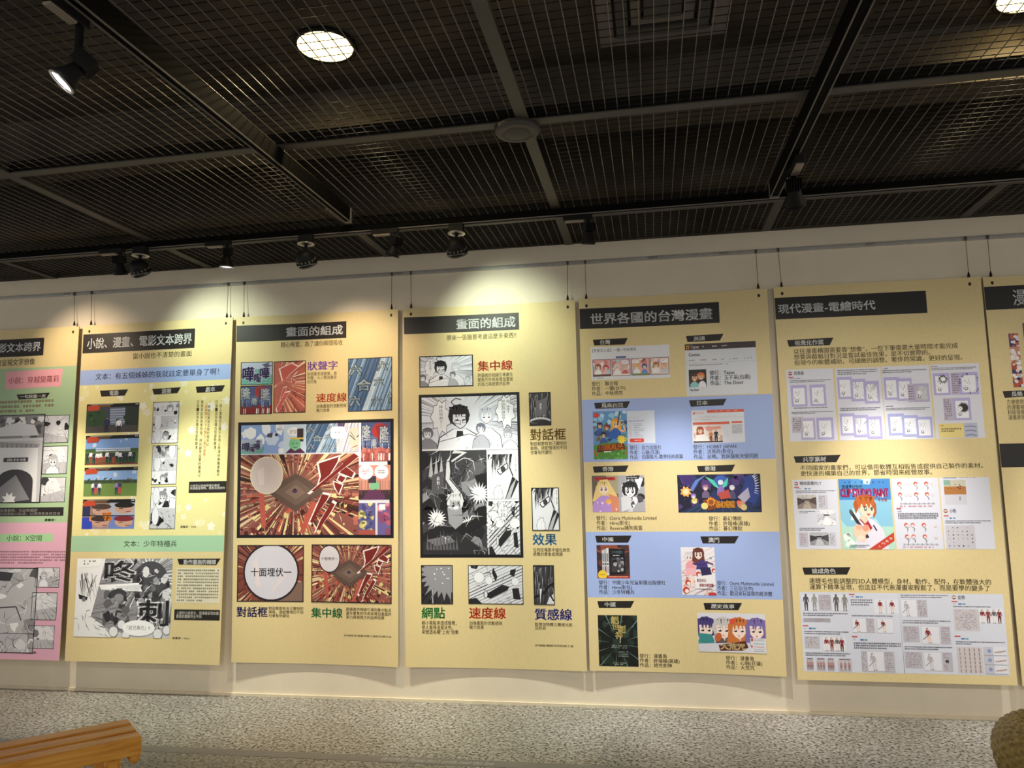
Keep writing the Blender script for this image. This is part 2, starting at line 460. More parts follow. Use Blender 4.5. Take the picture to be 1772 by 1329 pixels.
_gc = {}
def glyphs(lines, bold, ls):
    s = lines if isinstance(lines, str) else '\n'.join(lines)
    key = (s, bold, ls)
    if key in _gc: return _gc[key]
    cu = bpy.data.curves.new('lettering', 'FONT'); cu.body = s; cu.size = 1.0; cu.resolution_u = 2; cu.space_line = ls
    cu.fill_mode = 'FRONT'
    o = bpy.data.objects.new('lettering', cu)
    me = bpy.data.meshes.new_from_object(o)
    v = [(q.co.x, q.co.y) for q in me.vertices]; f = [tuple(p.vertices) for p in me.polygons]
    lo = (min(a for a, b in v), min(b for a, b in v)); hi = (max(a for a, b in v), max(b for a, b in v))
    bpy.data.objects.remove(o); bpy.data.curves.remove(cu); bpy.data.meshes.remove(me)
    _gc[key] = (v, f, (lo, hi)); return _gc[key]
# ------------------------------------------------------------------ drawing kit for the printed comics
K_, Wp = '1B1A1C', 'E9EAF2'
def head(fr, cx, cy, r, hair, skin, rg, long=False, face=(0, 0), eyes='2A2528', line=None):
    k = fr.asp; X = lambda u: cx + u * r * k; Y = lambda v: cy + v * r
    if long: fr.poly([(X(-1.0), Y(-.3)), (X(1.0), Y(-.3)), (X(1.35), Y(2.2)), (X(.8), Y(2.6)), (X(.3), Y(1.9)), (X(-.4), Y(2.0)), (X(-.9), Y(2.6)), (X(-1.4), Y(2.1))], hair)
    pts = []
    for i in range(26):
        t = 2 * math.pi * i / 26; q = 1.1 if i % 2 else 1.17
        pts.append((X(q * math.cos(t)), Y(-.12 + q * math.sin(t) * 0.98)))
    fr.poly(pts, hair)
    fx, fy = face
    F = lambda u, v: (X(u + fx), Y(v + fy))
    if line: fr.poly([F(-.8, -.35), F(.8, -.35), F(.82, .35), F(.45, .88), F(.02, 1.13), F(-.42, .88), F(-.82, .35)], line)
    fr.poly([F(-.74, -.35), F(.74, -.35), F(.76, .35), F(.4, .82), F(.02, 1.05), F(-.38, .82), F(-.76, .35)], skin)
    for s in (-1, 1):
        e = F(.34 * s, .22); fr.ell(e[0], e[1], .17 * r * k, .2 * r * k * 1.0, eyes, 10)
        e2 = F(.34 * s - .05, .15); fr.ell(e2[0], e2[1], .06 * r * k, .06 * r * k, 'FFFFFF', 8)
        fr.line([F(.2 * s, -.1), F(.52 * s, -.13)], .05 * r, eyes)
    fr.poly([F(-.14, .66), F(.14, .66), F(.0, .76)], 'A9453F' if skin != Wp else K_)
    fr.poly([(X(-1.08), Y(-.4)), (X(-.72), Y(-.5)), (X(-.66), Y(.3)), (X(-.8), Y(.85)), (X(-1.0), Y(.5))], hair); fr.poly([(X(1.08), Y(-.4)), (X(.72), Y(-.5)), (X(.68), Y(.3)), (X(.8), Y(.8)), (X(1.0), Y(.5))], hair, True)
    for u in (-.95, -.6, -.25, .1, .45):
        fr.poly([(X(u - .05), Y(-1.0)), (X(u + .5), Y(-1.0)), (X(u + .22 + rg.uniform(-.15, .15)), Y(.12 + rg.uniform(-.12, .1)))], hair, u > -.95)
def torso(fr, cx, y0, w, y1, col, line=None):
    if line: fr.poly([(cx - .17 * w, y0 - .005), (cx + .17 * w, y0 - .005), (cx + .53 * w, y0 + (y1 - y0) * .3), (cx + .63 * w, y1), (cx - .63 * w, y1), (cx - .53 * w, y0 + (y1 - y0) * .3)], line)
    fr.poly([(cx - .15 * w, y0), (cx + .15 * w, y0), (cx + .5 * w, y0 + (y1 - y0) * .32), (cx + .6 * w, y1), (cx - .6 * w, y1), (cx - .5 * w, y0 + (y1 - y0) * .32)], col)
def mannequin(fr, cx, y0, h, top, bot, skin, hair=None, lean=0.0):
    k = fr.asp; w = h * k
    sh = lambda u, v: (cx + u * w + lean * (1 - v) * w, y0 + v * h)
    fr.poly([sh(-.1, .16), sh(.1, .16), sh(.15, .22), sh(.19, .5), sh(.14, .5), sh(.1, .3), sh(.08, .5), sh(-.08, .5), sh(-.1, .3), sh(-.15, .5), sh(-.19, .5), sh(-.15, .22)], top)
    fr.poly([sh(-.1, .46), sh(.1, .46), sh(.12, .62), sh(.09, .97), sh(.03, .97), sh(.01, .62), sh(-.01, .62), sh(-.05, .97), sh(-.1, .97), sh(-.12, .62)], bot)
    p = sh(0, .08); fr.ell(p[0], p[1], .065 * w, .085 * w, hair or skin, 12)
    p = sh(0.01, .1); fr.ell(p[0], p[1], .045 * w, .055 * w, skin, 10)
    fr.poly([sh(-.1, .96), sh(-.02, .96), sh(-.02, 1), sh(-.12, 1)], K_); fr.poly([sh(.03, .96), sh(.1, .96), sh(.13, 1), sh(.03, 1)], K_, True)
def bubble(fr, a, b, ra, rb, rg, txt=None, spiky=False, col=Wp):
    if spiky:
        fr.spiky(a, b, rb * 1.06, K_, random.Random(5), 9, .8, ra / (rb * fr.asp)); fr.spiky(a, b, rb, col, random.Random(5), 9, .8, ra / (rb * fr.asp))
    else:
        fr.ell(a, b, ra * 1.05, rb / fr.asp * 1.05, K_); fr.ell(a, b, ra, rb / fr.asp, col)
    if txt:
        cols = txt if isinstance(txt, list) else [txt]; n = len(cols); cw = min(ra * 0.5, ra * 1.2 / n)
        for i, s in enumerate(cols):
            x1 = a + cw * n / 2 - i * cw; L = rb * 1.3 * len(s) / max(len(q) for q in cols)
            fr.vtext(s, x1 - cw * .85, b - rb * .66, x1, b - rb * .66 + L, K_)
def scribble(fr, rg, n, cols, w=(.006, .02), L=(.1, .4), ang=None, spread=6.28):
    todo = []; k = fr.asp
    for i in range(n):
        x, y = rg.random(), rg.random(); t = rg.uniform(-spread / 2, spread / 2) + (ang or 0); l = rg.uniform(*L)
        x2, y2 = x + l * math.cos(t) * k, y + l * math.sin(t); b = rg.uniform(-.08, .08)
        m = ((x + x2) / 2 - b * math.sin(t) * k, (y + y2) / 2 + b * math.cos(t)); ww = rg.uniform(*w) / 2; nx, ny = -math.sin(t) * ww * k, math.cos(t) * ww
        todo.append((rg.choice(cols), [(x, y), (m[0] + nx, m[1] + ny), (x2, y2), (m[0] - nx, m[1] - ny)]))
    fr.batch(todo)
def blobs(fr, rg, n, cols, r=(.03, .12)):
    todo = []
    for i in range(n):
        q = rg.uniform(*r); x, y = rg.random(), rg.random(); pts = []
        m = rg.randint(5, 9)
        for j in range(m):
            t = 2 * math.pi * j / m; u = q * rg.uniform(.5, 1.2); pts.append((x + u * math.cos(t) * fr.asp, y + u * math.sin(t)))
        todo.append((rg.choice(cols), pts))
    fr.batch(todo)
BORD = 0.022
def manga(fr, seed=0, tone='E4E4EA', n=14, face=True, dark=0, bub=True, b=BORD, lines=0, spk=False):
    rg = random.Random(seed); fr.rect(0, 0, 1, 1, tone)
    if lines: fr.rays((rg.uniform(.3, .7), rg.uniform(.3, .7)), lines, .32, 1.6, .02, [K_, '5A5A60'], rg)
    blobs(fr, rg, dark, [K_, '3A393E', '77767C'], (.06, .2))
    fr.poly([(0, rg.uniform(.5, .8)), (1, rg.uniform(.4, .9)), (1, 1), (0, 1)], 'BDBCC2'); fr.poly([(rg.uniform(.5, .8), 0), (1, 0), (1, rg.uniform(.4, .9))], 'D2D1D7'); fr.rays((rg.random(), rg.random()), 24, .3, 1.4, .012, ['8C8C92', '55555A'], rg)
    scribble(fr, rg, n * 2, ['2A2A2E', '55555A', '8C8C92'], (.006, .022), (.08, .4))
    if face:
        x, y = rg.uniform(.35, .65), rg.uniform(.4, .55); r = rg.uniform(.17, .24)
        torso(fr, x, y + r * .9, r * fr.asp * 2.6, 1.1, Wp, '3A393E'); head(fr, x, y, r, K_ if rg.random() < .6 else 'B9B9C0', Wp, rg, line='3A393E')
    if bub: bubble(fr, rg.choice((.2, .8)), .25, .15, .2, rg)
    if b: fr.border(b, K_)
def comic_strip(fr, seed, k):
    rg = random.Random(seed); fr.rect(0, 0, 1, 1, 'E6E6EC'); y = 0.0
    for i in range(k):
        h = 1.0 / k; f = fr.sub(.03, y + .01, .97, y + h - .01)
        f.rect(0, 0, 1, 1, rg.choice(['F0F0F4', 'D9D9DF', 'C8C8CE'])); blobs(f, rg, 5, [K_, '2E2D31', '8A8990', 'FFFFFF'], (.1, .28)); scribble(f, rg, 22, [K_, '5A5A60', '8A8A90'], (.015, .04), (.1, .5)); (head(f, rg.uniform(.3, .7), .5, .26, K_ if i % 2 else '9A999F', 'F0F0F4', rg, line='3A393E') if i != 1 else None)
        if rg.random() < .7: bubble(f, rg.choice((.2, .8)), .4, .14, .32, rg)
        y += h
    fr.border(.012, '3A3A3A')
def film(fr, kind):
    rg = random.Random(kind); fr.rect(0, 0, 1, 1, '111214'); f = fr.sub(.0, .12, 1, 1)
    if kind == 0:
        f.rect(0, 0, 1, 1, '3B4252'); f.rect(0, .1, .36, .75, '2F4A2C'); f.rect(.74, .0, 1, .75, '2C332F'); f.rect(.45, 0, .74, .7, '6F7A92')
        for i in range(6): f.rect(.46, .08 + i * .1, .74, .11 + i * .1, 'A9B3C4', i > 0)
        blobs(f, rg, 14, ['243B22', '3D5A35', '1E2C1E'], (.05, .12)); f.rect(.45, .0, .74, .06, '4C5568'); f.rect(0, .74, 1, 1, '4A4643')
        mannequin(f, .4, .36, .75, '2B2D52', '25263A', 'C99B84', '15120F'); mannequin(f, .63, .42, .7, 'E8E6EE', '2A2B3B', 'C99B84', '15120F')
    elif kind == 1:
        f.rect(0, 0, 1, .45, '7FA3DC'); blobs(f, rg, 8, ['A9C2E8', 'C5D3EA'], (.05, .14)); f.rect(0, .38, 1, .55, '3F5F38'); f.rect(0, .5, 1, 1, '4D7A3E'); f.rect(.2, .36, .85, .48, 'D4DCE8')
        f.rect(.2, .4, .85, .43, '5C76B8'); f.rect(0, .93, 1, 1, '8A4A3A')
        for i in range(15): mannequin(f, .05 + i * .062, .46 + rg.uniform(-.03, .03), .5, rg.choice(['E8E8EE', 'C93B3B', '27304F', 'F2F2F4', '3A3A44']), rg.choice(['2A2C3C', 'A53A3A']), 'C99B84', '15120F')
    elif kind == 2:
        f.rect(0, 0, 1, .4, '8FB2E6'); blobs(f, rg, 9, ['C9D8F0', 'AFC8EC'], (.05, .13)); f.rect(0, .36, 1, .5, '3A4A33'); blobs(f.sub(0, .28, 1, .5), rg, 20, ['2F4028', '41573A', '55654A'], (.12, .3)); f.rect(0, .5, 1, 1, '6E8B45')
        for x in (.18, .23, .3, .62, .68): mannequin(f, x, .42, .52, rg.choice(['E8E8F0', '9C86B8', '35406A']), rg.choice(['C24A4A', '2E3558']), 'C99B84', '15120F')
    else:
        f.rect(0, 0, .52, .48, '8E7A74'); f.rect(.52, 0, 1, .48, 'A9AEC2'); f.rect(0, .5, .55, 1, '9A8692'); f.rect(.52, .5, 1, 1, '6C82C4')
        f.rect(.0, .1, .15, .48, '2B2E55'); f.rect(.0, .55, .2, 1, '3245B8'); f.rect(.14, .52, .25, .7, 'D8893A')
        for (x, y, c) in ((.36, .28, '4A3730'), (.8, .22, '1B1614'), (.36, .74, '3A2B30'), (.8, .74, '7A2530')):
            f.ell(x, y, .17, .2, 'C39A88'); f.ell(x, y - .13, .19, .11, c); f.line([(x - .1, y), (x - .02, y + .01)], .03, '2A1F1C'); f.line([(x + .03, y + .13), (x + .12, y + .12)], .03, '7A3A38')
        f.text('VS', .4, .38, .56, .68, 'F08A1E', .05); f.rect(0, .48, 1, .51, '1D1D24')
    fr.poly([(.02, .06), (.2, .02), (.26, .12), (.24, .22), (.03, .24)], 'B8472A'); fr.rect(.24, .05, .46, .11, '6B4A2A'); fr.rect(.08, .02, .5, .035, 'B0B0B0'); fr.rect(.93, .03, .95, .06, 'E8E8E8'); fr.rect(.96, .03, .98, .06, 'E8E8E8', True)
def stars(fr):
    rg = random.Random(7); fr.rect(0, 0, 1, 1, 'E8DD9C'); todo = []
    for i in range(80):
        x, y, r = rg.random(), rg.choice((rg.random(), rg.uniform(0, .2), rg.uniform(.75, 1))), rg.uniform(.012, .035)
        pts = []; a0 = rg.random()
        for j in range(10):
            t = a0 + j * math.pi / 5; q = r if j % 2 else r * .62; pts.append((x + q * math.cos(t) * fr.asp, y + q * math.sin(t)))
        todo.append((rg.choice(['EFE8C4', 'F3EED8', 'EDE4B2', 'F4F0E0']), pts))
    fr.batch(todo)
def action_bw(fr):                      # wide black and white fight page
    rg = random.Random(21); fr.rect(0, 0, 1, 1, 'C9C9CD')
    fr.poly([(.27, 0), (1, 0), (1, .8), (.6, .98), (.1, .8)], '8E8D92')
    for i in range(60):
        x = rg.uniform(.2, 1); y = rg.uniform(0, .9); fr.line([(x, y), (x - .25, y + .05)], .005, rg.choice(['6E6D72', 'A9A8AD', '58575C']))
    fr.rays((.72, .22), 60, .16, .5, .03, ['DADADF', '6A696E', 'F2F2F5'], rg); fr.spiky(.76, .12, .16, 'F2F2F4', rg, 14, .5); fr.circ(.78, .3, .27, '4A494E'); blobs(fr.sub(.6, .1, .98, .6), rg, 22, ['2A292D', '6F6E74', '9A999F', 'D8D8DC', '3A393E'], (.06, .17))
    fr.ell(.73, .17, .035, .07, 'DADADD'); scribble(fr.sub(.6, .08, .95, .58), rg, 26, ['E8E8EC', K_, '55545A'], (.01, .03), (.1, .4))
    fr.poly([(.24, .34), (.66, .31), (.7, .42), (.27, .4)], 'F1F1F4'); fr.poly([(.4, .36), (.7, .33), (.66, .42)], 'D5D5DA')
    fr.poly([(.28, .2), (.42, .06), (.5, .1), (.44, .22), (.58, .06), (.62, 0), (.64, .04), (.54, .18), (.62, .2), (.6, .25), (.48, .24), (.37, .31), (.36, .16), (.32, .3)], '2B2A2E')
    fr.text('咚', .29, .02, .62, .3, 'D0D0D5', .05); fr.text('咚', .3, .03, .61, .29, '47464B', .02)
    for i in range(0): fr.line([(.31 + i * .045, .26 - i * .01), (.36 + i * .045, .1 - i * .01)], .007, '77767B')
    scribble(fr.sub(.27, .0, 1, .8), rg, 70, ['5A595E', 'B5B4BA', '2A292D', 'E4E4E8'], (.004, .012), (.05, .25)); blobs(fr.sub(.3, .38, .58, .85), rg, 26, ['2E2D31', '5F5E63', '8A898E', 'B5B4BA', '3A393E'], (.06, .16)); fr.ell(.45, .45, .09, .06, '3A393E'); fr.ell(.46, .5, .05, .05, '8A898E')
    for i in range(9): fr.line([(.62 + i * .045, .9), (.74 + i * .03, .55)], .03, K_, taper=True); fr.line([(.63 + i * .045, .88), (.745 + i * .03, .56)], .01, 'C9C9CD', taper=True)
    fr.text('刺', .66, .52, .99, .86, 'E0E0E4', .05); fr.text('刺', .67, .53, .98, .85, '47464B', .02)
    fr.poly([(.0, .02), (.3, .0), (.22, .5), (.14, .92), (0, 1)], 'EDEDF0')
    for i in range(15): fr.line([(.02 + rg.uniform(0, .2), .18 + rg.uniform(0, .1)), (.05 + rg.uniform(-.05, .2), .45 + rg.uniform(0, .2))], rg.uniform(.012, .03), rg.choice([K_, '3A393E', 'A9A8AD']), taper=True)
    fr.poly([(.03, .46), (.13, .5), (.12, .54), (.04, .52)], K_); fr.ell(.09, .525, .02, .03, '77767C'); fr.line([(.16, .66), (.12, .68)], .008, K_)
    fr.poly([(.0, .75), (.12, .7), (.3, .85), (.4, 1), (0, 1)], 'E9E9EC'); scribble(fr.sub(0, .7, .4, 1), rg, 16, [K_, '5A5A5F', '9A999F'], (.02, .05), (.2, .6))
    for x, y, r in ((.42, .93, .07), (.5, .84, .06), (.88, .95, .07), (.97, .9, .06), (.55, .97, .06)): fr.circ(x, y, r, '6A696E'); fr.circ(x, y, r * .9, 'E4E4E8')
    fr.ell(.68, .88, .17, .1, 'F2F2F5'); fr.text('「双兄单刃」!!', .56, .85, .8, .905, K_)
    fr.poly([(0, 0), (.26, 0), (.25, .1), (0, .12)], 'F2F2F4'); fr.dashes(.07, .02, .2, .09, 2, '77767B', rg)
REDS = ['7A3E36', '96524A', 'A9604F', '5E322E', 'C08E6C', 'D8C098', '874A44', '482824', 'B37660', '3A2220', '2E1C1A']
def burst(fr, seed=3, c=(.44, .5), bub=None, big=False):       # red battlefield seen from above with radiating streaks
    rg = random.Random(seed); fr.rect(0, 0, 1, 1, '87514A')
    fr.rays(c, 240, .2, 1.7, .035, REDS + ['F0E0A8', 'EBD9A0'], rg)
    lo = fr.sub(0, .5, 1, 1); blobs(lo, rg, 60, ['A8463A', '6B2A26', 'C25F48', 'DCC98A', '4A1F1D', 'B86B5A'], (.03, .1))
    for i in range(46):
        t = rg.uniform(.1, 3.04); r0 = rg.uniform(.3, .45); r1 = r0 + rg.uniform(.1, .25)
        fr.line([(c[0] + r1 * math.cos(t) * fr.asp, c[1] + r1 * math.sin(t)), (c[0] + r0 * math.cos(t) * fr.asp, c[1] + r0 * math.sin(t))], rg.uniform(.02, .05), rg.choice(['C55B49', 'A8443A', 'E2D49A', '5A2422']), taper=True)
    k = fr.asp
    for j in range(4):
        q = 1.35 - j * .09
        for i in range(30):
            u = -1 + i / 14.5; x = c[0] + u * .46 * q * (.9 if j else 1); y = c[1] - .06 - (1 - abs(u)) * .3 * q + (.12 * abs(u))
            fr.ell(x, y, .012, .016, '6E3A34' if (i + j) % 2 else 'B56A5C', 6, i > 0 and False)
    scribble(lo, rg, 60, ['3E2220', 'C98A74', '5A302C', 'D9C79A'], (.012, .03), (.08, .3)); scribble(fr, rg, 40, ['4A2A28', 'C08A78'], (.006, .014), (.05, .18)); fr.poly([(c[0] - .23, c[1]), (c[0] - .1, c[1] - .13), (c[0] + .02, c[1] - .22), (c[0] + .14, c[1] - .12), (c[0] + .27, c[1] + .02), (c[0] + .12, c[1] + .13), (c[0] + .02, c[1] + .26), (c[0] - .1, c[1] + .15)], '5E4B43')
    fr.poly([(c[0] - .16, c[1] + .01), (c[0] + .02, c[1] - .15), (c[0] + .18, c[1] + .02), (c[0] + .02, c[1] + .18)], '6E5A50'); fr.poly([(c[0] - .08, c[1] + .01), (c[0] + .02, c[1] - .08), (c[0] + .1, c[1] + .02), (c[0] + .02, c[1] + .1)], '7E6A5E')
    fr.ell(c[0] + .01, c[1], .022, .026, '4A3352'); fr.ell(c[0] + .01, c[1] - .02, .01, .012, '2B2030')
    for pts in ([(.66, .12), (.83, .04), (.82, .1), (.78, .2), (.73, .32), (.66, .38), (.68, .28)], [(.87, .14), (.96, .24), (.94, .3), (.89, .27), (.84, .24)], [(.96, .0), (1.0, .04), (.86, .2), (.62, .47), (.6, .46), (.84, .16)], [(.84, .27), (.89, .3), (.86, .36), (.82, .33)], [(.79, .35), (.86, .39), (.83, .5), (.8, .42)],
                [(.69, .5), (.75, .52), (.73, .58), (.66, .72), (.61, .86), (.59, .84), (.65, .64)], [(.77, .6), (.8, .63), (.75, .76), (.67, .93), (.64, .96), (.68, .82)]):
        mx = sum(p[0] for p in pts) / len(pts); my = sum(p[1] for p in pts) / len(pts)
        fr.poly([(mx + (x - mx) * 1.14 + (.006 if x > mx else -.006), my + (y - my) * 1.1 + (.008 if y > my else -.008)) for x, y in pts], 'F2E6E2'); fr.poly(pts, '74221D')
    for x, y, xx, yy in ((.17, .45, .2, .9), (.62, .6, .52, .98)): fr.poly([(x - .02, y), (x + .03, y), (xx + .02, yy), (xx - .02, yy)], 'B8594B')
    if bub == 'plain': fr.ell(.22, .26, .14, .15 / fr.asp, 'E8D9B8'); fr.ell(.22, .26, .132, .142 / fr.asp, 'D2C3BF'); fr.poly([(.14, .2), (.2, .15), (.2, .38), (.16, .38)], 'E0CFCF')
    if bub == 'text': fr.ell(.225, .25, .135, .16 / fr.asp, '35252B'); fr.ell(.225, .25, .125, .147 / fr.asp, 'D6D2DA'); fr.text('十面埋伏一', .12, .22, .33, .275, '3A3038', .01)
def big_bubble(fr):
    rg = random.Random(4); fr.rect(0, 0, 1, 1, '7C4034'); fr.rays((.5, .5), 150, .42, 1.5, .05, REDS + ['E6CFA0', '6A4A40'], rg); scribble(fr.sub(0, .6, .5, 1), rg, 20, ['B8604F', '54221F'], (.02, .06), (.2, .5)); fr.poly([(.55, .9), (1, .62), (1, 1), (.5, 1)], '7E6459')
    fr.ell(.51, .48, .42, .405 / fr.asp, '2A1E24', 34); fr.ell(.51, .48, .395, .375 / fr.asp, 'CFCCD8', 34)
    fr.poly([(.22, .3), (.3, .2), (.36, .75), (.28, .72)], 'DCCFD3'); fr.poly([(.7, .5), (.74, .52), (.55, .82), (.5, .82)], 'DCCFD3', True)
    fr.text('十面埋伏一', .205, .405, .815, .555, '241E24', .012); fr.border(.018, K_)
def teal_city(fr, b=True):
    rg = random.Random(8); fr.rect(0, 0, 1, 1, 'AFB9CF'); fr.poly([(0, .5), (.55, .3), (1, .6), (1, 1), (0, 1)], '5E9C95')
    for i in range(9): fr.line([(-.1 + i * .14, 1), (.3 + i * .12, .3)], .012, '9CC8BE'); fr.line([(0, .5 + i * .07), (1, .4 + i * .1)], .01, '9CC8BE')
    for x, y, w, q in ((.06, .22, .36, .62), (.42, .5, .22, .4), (.6, .26, .3, .48)):
        fr.text('嘩', x - .012, y - .02, x + w + .012, y + q + .02, 'C9C2DE', .05); fr.text('嘩', x, y, x + w, y + q, '4B3C72', .025)
    fr.poly([(.66, .12), (.9, .03), (.86, .14), (1, .18), (.78, .26)], '55506A')
    if b: fr.border(.028, K_)
def red_army(fr, crowd=True, b=True):
    rg = random.Random(9); fr.rect(0, 0, 1, 1, '47507A'); fr.rect(0, .35, 1, .6, '5A6791'); fr.circ(.62, .22, .2, 'A8322E'); fr.poly([(.5, .1), (.9, .05), (.8, .4), (.6, .5)], '8C2B30')
    for i in range(26): x = rg.random(); fr.line([(x, .45 + rg.uniform(-.1, .2)), (x + .01, .8)], .015, rg.choice(['2B2F4E', 'B9C4DF', '3A2430']))
    for x, y, w, q in ((.02, .06, .3, .42), (.64, .1, .3, .44), (.34, .42, .2, .26)):
        fr.text('隆', x, y, x + w, y + q, '34466E', .05); fr.text('隆', x + .01, y + .01, x + w - .01, y + q - .01, 'E4EAF2', .02)
    for i in range(6): x = .05 + i * .18; fr.poly([(x - .12, 1), (x - .1, .8), (x, .68 + rg.uniform(-.05, .05)), (x + .12, .82), (x + .1, 1)], '7E2321')
    if crowd:
        fr.rect(0, .68, 1, 1, '9C4C49')
        for i in range(60): fr.ell(rg.random(), rg.uniform(.68, .98), .05, .05, rg.choice(['B4625C', '8A3E3C', 'C47A70']), 10); 
        for i in range(24): x, y = rg.random(), rg.uniform(.7, .97); fr.line([(x, y), (x + .05, y + .012)], .008, '4A1D1F')
    for i in range(10): x = rg.random(); fr.line([(x, .98), (x + .01, .8)], .02, 'EDE6E4')
    if b: fr.border(.024, K_)
def red_close(fr):
    rg = random.Random(11); fr.rect(0, 0, 1, 1, 'B86353'); fr.rays((.1, .4), 90, .2, 1.6, .03, ['D07662', 'E6B491', '7E3A33', 'E08E78', 'A9554A', 'F3D9B8'], rg)
    for pts in ([(.2, .15), (.55, .05), (.75, .12), (.5, .25), (.3, .4)], [(.1, .45), (.7, .22), (.6, .3), (.05, .5)], [(.55, .34), (.7, .4), (.6, .5)], [(.3, .52), (.4, .5), (.3, .7), (.2, .75)], [(.1, .9), (.35, .62), (.5, .6), (.3, .8), (.15, 1)]):
        mx = sum(p[0] for p in pts) / len(pts); my = sum(p[1] for p in pts) / len(pts); fr.poly([(mx + (x - mx) * 1.18, my + (y - my) * 1.16) for x, y in pts], 'F3D9D2'); fr.poly(pts, 'C65A50')
    scribble(fr.sub(.2, .6, 1, 1), rg, 26, ['4A201D', 'D98462', '7A2E28'], (.02, .05), (.2, .5)); fr.border(.014, K_)
def blue_speed(fr, b=True, drops=True):
    rg = random.Random(12); fr.rect(0, 0, 1, 1, '5F7C9F')
    for i in range(70):
        x = rg.uniform(-.3, 1.2); w = rg.uniform(.008, .05); fr.poly([(x + .32, 0), (x + .32 + w, 0), (x + w - .12, 1), (x - .12, 1)], rg.choice(['46628C', '7694B2', '93AEC6', 'C4D3DF', '4F6B92', '3A5378']))
    if drops:
        for s, x, y, w, q in (('六', .04, .12, .26, .2), ('六', .66, .08, .24, .17), ('六', .6, .38, .2, .15), ('六', .04, .7, .24, .2), ('六', .54, .74, .22, .17), ('合', .2, .4, .32, .22), ('合', .9, .66, .1, .2)):
            fr.text(s, x, y, x + w, y + q, '22364F', .06); fr.text(s, x + .01, y + .006, x + w - .01, y + q - .006, 'CFE0E8', .02)
    if b: fr.border(.012, K_)
def comic_page_red(fr):                  # the large colour page with several frames
    fr.rect(0, 0, 1, 1, '17141A'); g = fr.sub(.02, .027, .98, .973)
    g.rect(0, 0, 1, 1, 'D9D8E2')
    burst(g.sub(0, .275, .79, 1), 3, (.45, .46), 'plain')
    a = g.sub(0, 0, .285, .265); a.rect(0, 0, 1, 1, '8CA7DE'); rg = random.Random(2); blobs(a, rg, 9, ['E8ECF6', 'C9D5EE', 'F2F4FA'], (.1, .25)); a.poly([(0, .6), (.4, .5), (.55, .8), (.5, 1), (0, 1)], '5E9C95'); a.poly([(.62, .3), (.75, .28), (.72, .45), (.6, .42)], '4A4A58'); a.circ(.83, .35, .06, '3A3A46'); teal_city(a.sub(0, .5, .5, 1), False); a.spiky(.22, .28, .24, 'F2F2F6', rg, 6, .85)
    a = g.sub(.29, .0, .432, .265); a.rect(0, 0, 1, 1, 'C6D8EA'); a.ell(.45, .25, .32, .2 / a.asp, 'F0EEF2'); a.rect(.6, .15, .9, .6, '3E2F38'); a.circ(.5, .68, .22, '7DBE92'); a.rect(.28, .46, .9, .52, 'D8BE5A'); a.poly([(.05, 1), (.3, .82), (.5, .92), (.75, .82), (1, 1)], '55284A'); a.line([(.35, .66), (.47, .67)], .02, '2A3A30'); a.line([(.55, .67), (.66, .66)], .02, '2A3A30'); a.line([(.42, .8), (.6, .8)], .02, '2A3A30'); a.dashes(.25, .2, .65, .34, 2, 'A9A5AC', rg)
    blue_speed(g.sub(.435, 0, .645, .262), False)
    a = g.sub(.645, 0, .79, .262); a.rect(0, 0, 1, 1, 'B5B4C4'); a.rect(0, 0, .5, .3, '5B4A6A')
    for i in range(16): x = rg.uniform(.05, .6); a.line([(x + .3, 0), (x - .1, 1)], rg.uniform(.03, .09), rg.choice(['D9D8DF', 'C4C3CC', '9A98A6', 'E6E6EA']))
    a.poly([(.55, .2), (.95, .15), (1, .8), (.75, 1), (.55, .7)], 'CFC2B0'); a.line([(.58, .42), (.85, .6)], .03, K_); a.line([(.7, .85), (.95, .78)], .025, '8A3A34'); a.line([(.6, .3), (.8, .5)], .02, '4A4650'); a.line([(.9, .5), (1, .42)], .03, K_)
    e = g.sub(.6, .03, .72, .14); e.ell(.4, .5, .42, .45 / e.asp, 'F2F2F5'); e.dashes(.25, .4, .6, .6, 1, '8A8990', rg)
    red_army(g.sub(.805, 0, 1, .35), True, False)
    a = g.sub(.79, .385, 1, .69); a.rect(0, 0, 1, 1, 'C98F80'); a.rect(0, .72, 1, 1, '3A2B33')
    for i in range(22): x = rg.random(); a.line([(x, .45), (x, .85)], .012, '7A4A48')
    a.circ(.5, .6, .15, '78B58C'); a.rect(.3, .32, .55, .52, '3A3540'); a.poly([(.1, 1), (.3, .75), (.55, .7), (.8, .85), (.85, 1)], '5B3355'); a.ell(.22, .2, .24, .22 / a.asp, 'E8E6EC'); a.ell(.72, .2, .22, .2 / a.asp, 'E8E6EC'); a.dashes(.1, .12, .36, .26, 3, 'C06A68', rg); a.dashes(.6, .14, .86, .26, 2, '8A8990', rg)
    a = g.sub(.79, .72, .9, 1); a.rect(0, 0, 1, 1, '5B5A8E'); blobs(a, rg, 26, ['B9B36A', 'D9D48A', '48487C', '7A70A4', 'C9C07A'], (.05, .14)); a.rect(0, .85, 1, 1, 'A8534C')
    a = g.sub(.915, .72, 1, 1); a.rect(0, 0, 1, 1, '6A5F9A'); a.circ(.6, .45, .16, 'C45F74'); blobs(a, rg, 10, ['B85A70', '8A4A6E', 'D88A9A'], (.08, .18)); a.rect(.12, .04, .6, .22, 'EFEDF2')
    for x in (.285, .432, .642): g.rect(x, 0, x + .004, .268, 'E4E2EA')
